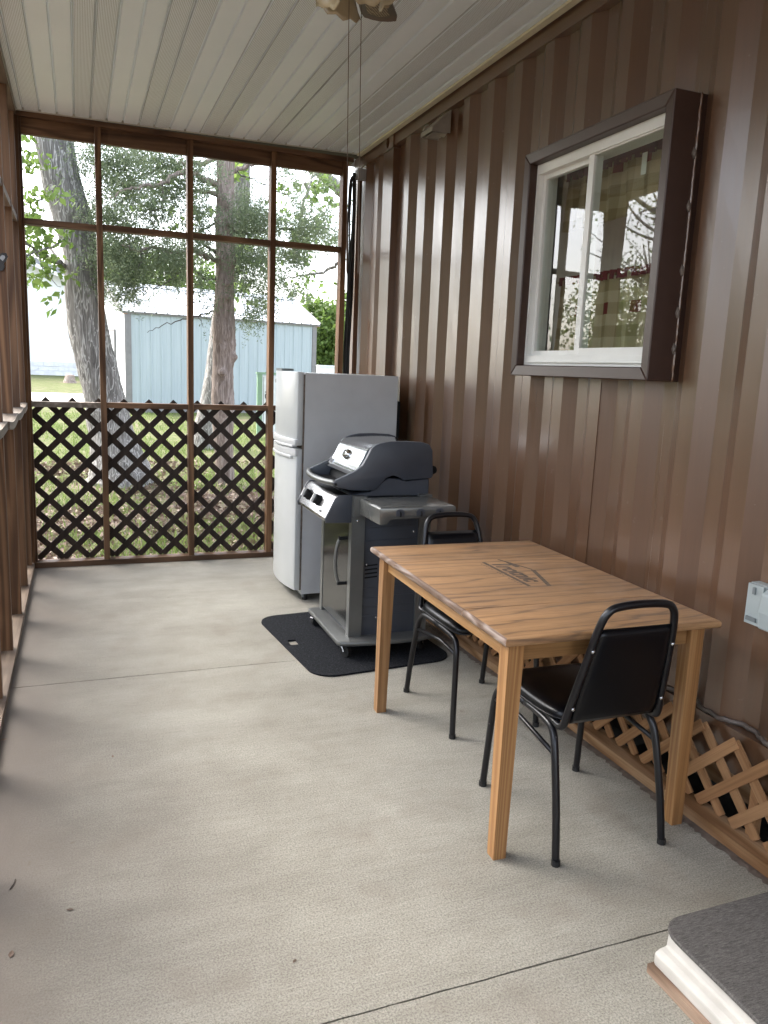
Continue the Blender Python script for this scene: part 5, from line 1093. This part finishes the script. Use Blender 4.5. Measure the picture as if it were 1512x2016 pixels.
# ------------------------------------------------------------------ chairs
def make_chair(label):
    """stacking banquet chair at the origin, seat front towards +y"""
    T = thing('banquet_chair', label, 'chair', (0, 0, 0), 'chairs at the oak table')
    sq = .0115
    for s in (-1, 1):
        x = s*.202; xi = s*.186
        rp = [(x, .248, 0), (x-s*.004, .236, .16), (x-s*.010, .222, .34), (xi, .205, .392), (xi, .165, .418), (xi, .02, .424), (xi, -.09, .422), (xi, -.145, .405), (x-s*.010, -.178, .345), (x-s*.004, -.222, .16), (x, -.248, 0)]
        P = smooth_path(rp, 4); half = len(P)//2
        # one bent tube makes both legs of a side; split at its crown
        for nm, pp in (('leg', P[:half+1]), ('leg', P[half:])):
            l_ = obj(nm, tube(B(), pp, .0125, 10), M['black_metal'], T, True)
            e = pp[0] if pp[0].z < .01 else pp[-1]; obj('foot_cap', cyl(B(), (e.x, e.y, 0), (e.x, e.y, .018), .0145, 10), M['rubber'], l_)
        obj('side_brace', tube(B(), [(x-s*.011, .217, .353), (xi, .05, .362), (x-s*.011, -.182, .335)], .008, 8), M['black_metal'], T, True)
        obj('seat_rail', tube(B(), smooth_path([(s*.170, .17, .440), (s*.176, 0, .438), (s*.178, -.12, .432), (s*.178, -.165, .425), (s*.177, -.195, .440)], 5), .010, 8), M['black_metal'], T, True)
    obj('cross_bar', tube(B(), [(-.186, .12, .424), (.186, .12, .424)], .009, 8), M['black_metal'], T); obj('cross_bar', tube(B(), [(-.186, -.06, .424), (.186, -.06, .424)], .009, 8), M['black_metal'], T)
    # back frame: one loop
    L = [(-.177, -.150, .428), (-.179, -.172, .428), (-.177, -.192, .442), (-.170, -.208, .51), (-.152, -.243, .66), (-.136, -.268, .775), (-.118, -.278, .822), (-.085, -.282, .840), (0, -.284, .846)]
    L = L+[(-a, b, c) for a, b, c in L[-2::-1]]
    obj('back_frame', tube(B(), smooth_path(L, 5), .0125, 10), M['black_metal'], T, True)
    # cushions
    def pillow(fn, nu=18, nv=18, th=.03, p=3.2):
        bm = B(); top = []; bot = []
        for i in range(nu+1):
            top.append([]); bot.append([])
            for j in range(nv+1):
                u, v = 2*i/nu-1, 2*j/nv-1
                # squircle spread
                e = max(0, 1-abs(u)**6)*max(0, 1-abs(v)**6); c, n = fn(u, v); h = th*(e**.33)
                top[-1].append(bm.verts.new(c+n*h)); bot[-1].append(top[-1][-1] if i in (0, nu) or j in (0, nv) else bm.verts.new(c-n*h*.55))
        for i in range(nu):
            for j in range(nv):
                bm.faces.new((top[i][j], top[i+1][j], top[i+1][j+1], top[i][j+1])); bm.faces.new((bot[i][j], bot[i][j+1], bot[i+1][j+1], bot[i+1][j]))
        bmesh.ops.remove_doubles(bm, verts=bm.verts[:], dist=1e-6); return bm
    def seat_fn(u, v):
        rnd = 1-.13*(abs(u*v)**3.5)
        return Vector((u*.203*rnd*(1.0 if v > 0 else 1-.03*v*v), .016+v*.206*rnd, .448-.010*max(0, v)**3)), Vector((0, 0, 1))
    st_ = obj('seat', pillow(seat_fn, 22, 22, .031), M['black_vinyl'], T, True)
    pp = [seat_fn(math.cos(a)*(1/max(abs(math.cos(a)), abs(math.sin(a)))), math.sin(a)*(1/max(abs(math.cos(a)), abs(math.sin(a)))))[0]+Vector((0, 0, -.001)) for a in [2*math.pi*k/64 for k in range(64)]]
    obj('piping', tube(B(), pp, .0045, 6, closed=True), M['black_vinyl'], st_, True)
    nb = Vector((0, .972, .236))
    def back_fn(u, v):
        z = .605+v*.165; t = (z-.44)/.40; wdt = .168-.036*t; rnd = 1-.06*(abs(u*v)**4)
        y = -.192-(z-.442)*.232
        return Vector((u*wdt*rnd, y, z)), nb
    bc = obj('backrest', pillow(back_fn, 16, 16, .026), M['black_vinyl'], T, True)
    for s, z in ((-.158, .50), (.158, .50), (-.139, .70), (.139, .70)): obj('bolt', lathe(B(), [(0, .004), (.005, .003), (.007, 0)], (s*1.05, -.192-(z-.442)*.232-.012, z), (0, -1, -.2), 10), M['steel_brushed'], bc, True)
    return T
ch = make_chair('black vinyl banquet chair nearest the camera with its back turned')
ch2 = clone(ch); ch2['label'] = 'black vinyl banquet chair tucked under table beside grill'
ch.location = (1.556, 2.093, .0); ch.rotation_euler = (0, 0, R(-1)); ch2.location = (1.617, 2.968, 0); ch2.rotation_euler = (0, 0, R(180))

# ------------------------------------------------------------------ small debris on the floor
def floor_at(u, v):
    k = c_f*F+c_r*(u-756)+c_d*(v-1008); return EYE+k*(-1.5/k.z)
for i, (u, v, s, col, lb) in enumerate(((222, 1490, .009, 'litter', 'tiny dark leaf near the middle of the bare floor left side'), (138, 1792, .010, 'litter', 'small dark leaf on concrete toward bottom left'), (22, 1880, .014, 'litter', 'curled brown leaf at the lower left edge'), (580, 1893, .008, 'litter', 'dark leaf scrap on concrete near the bottom seam'), (6, 1458, .018, 'litter', 'dark curled leaf against the left bottom plate'))):
    p = floor_at(u, v); a = random.uniform(0, 6.28); d = Vector((math.cos(a), math.sin(a), 0)); n = Vector((-d.y, d.x, 0)); bm = B()
    rows = [(-1, .02), (-.5, .38), (.1, .48), (.6, .3), (1, .02)]
    L_ = [[bm.verts.new(p+d*t*s+n*w_*s*sg+Vector((0, 0, .0012+(abs(sg)*w_*.3+.12*(t+.2)**2)*s))) for sg in (-1, 0, 1)] for t, w_ in rows]
    for r0, r1 in zip(L_, L_[1:]):
        for k in range(2): bm.faces.new((r0[k], r0[k+1], r1[k+1], r1[k]))
    tag(obj('dead_leaf', bm, M[col]), lb, 'leaf', 'dead leaves on the porch floor')
p, q = floor_at(20, 1752), floor_at(30, 1733); tw = obj('twig', tube(B(), [p+Vector((0, 0, .003)), (p+q)/2+Vector((.003, 0, .004)), q+Vector((0, 0, .003))], .0018, 5), M['twig']); tag(tw, 'short dry twig lying on the concrete at left', 'twig')
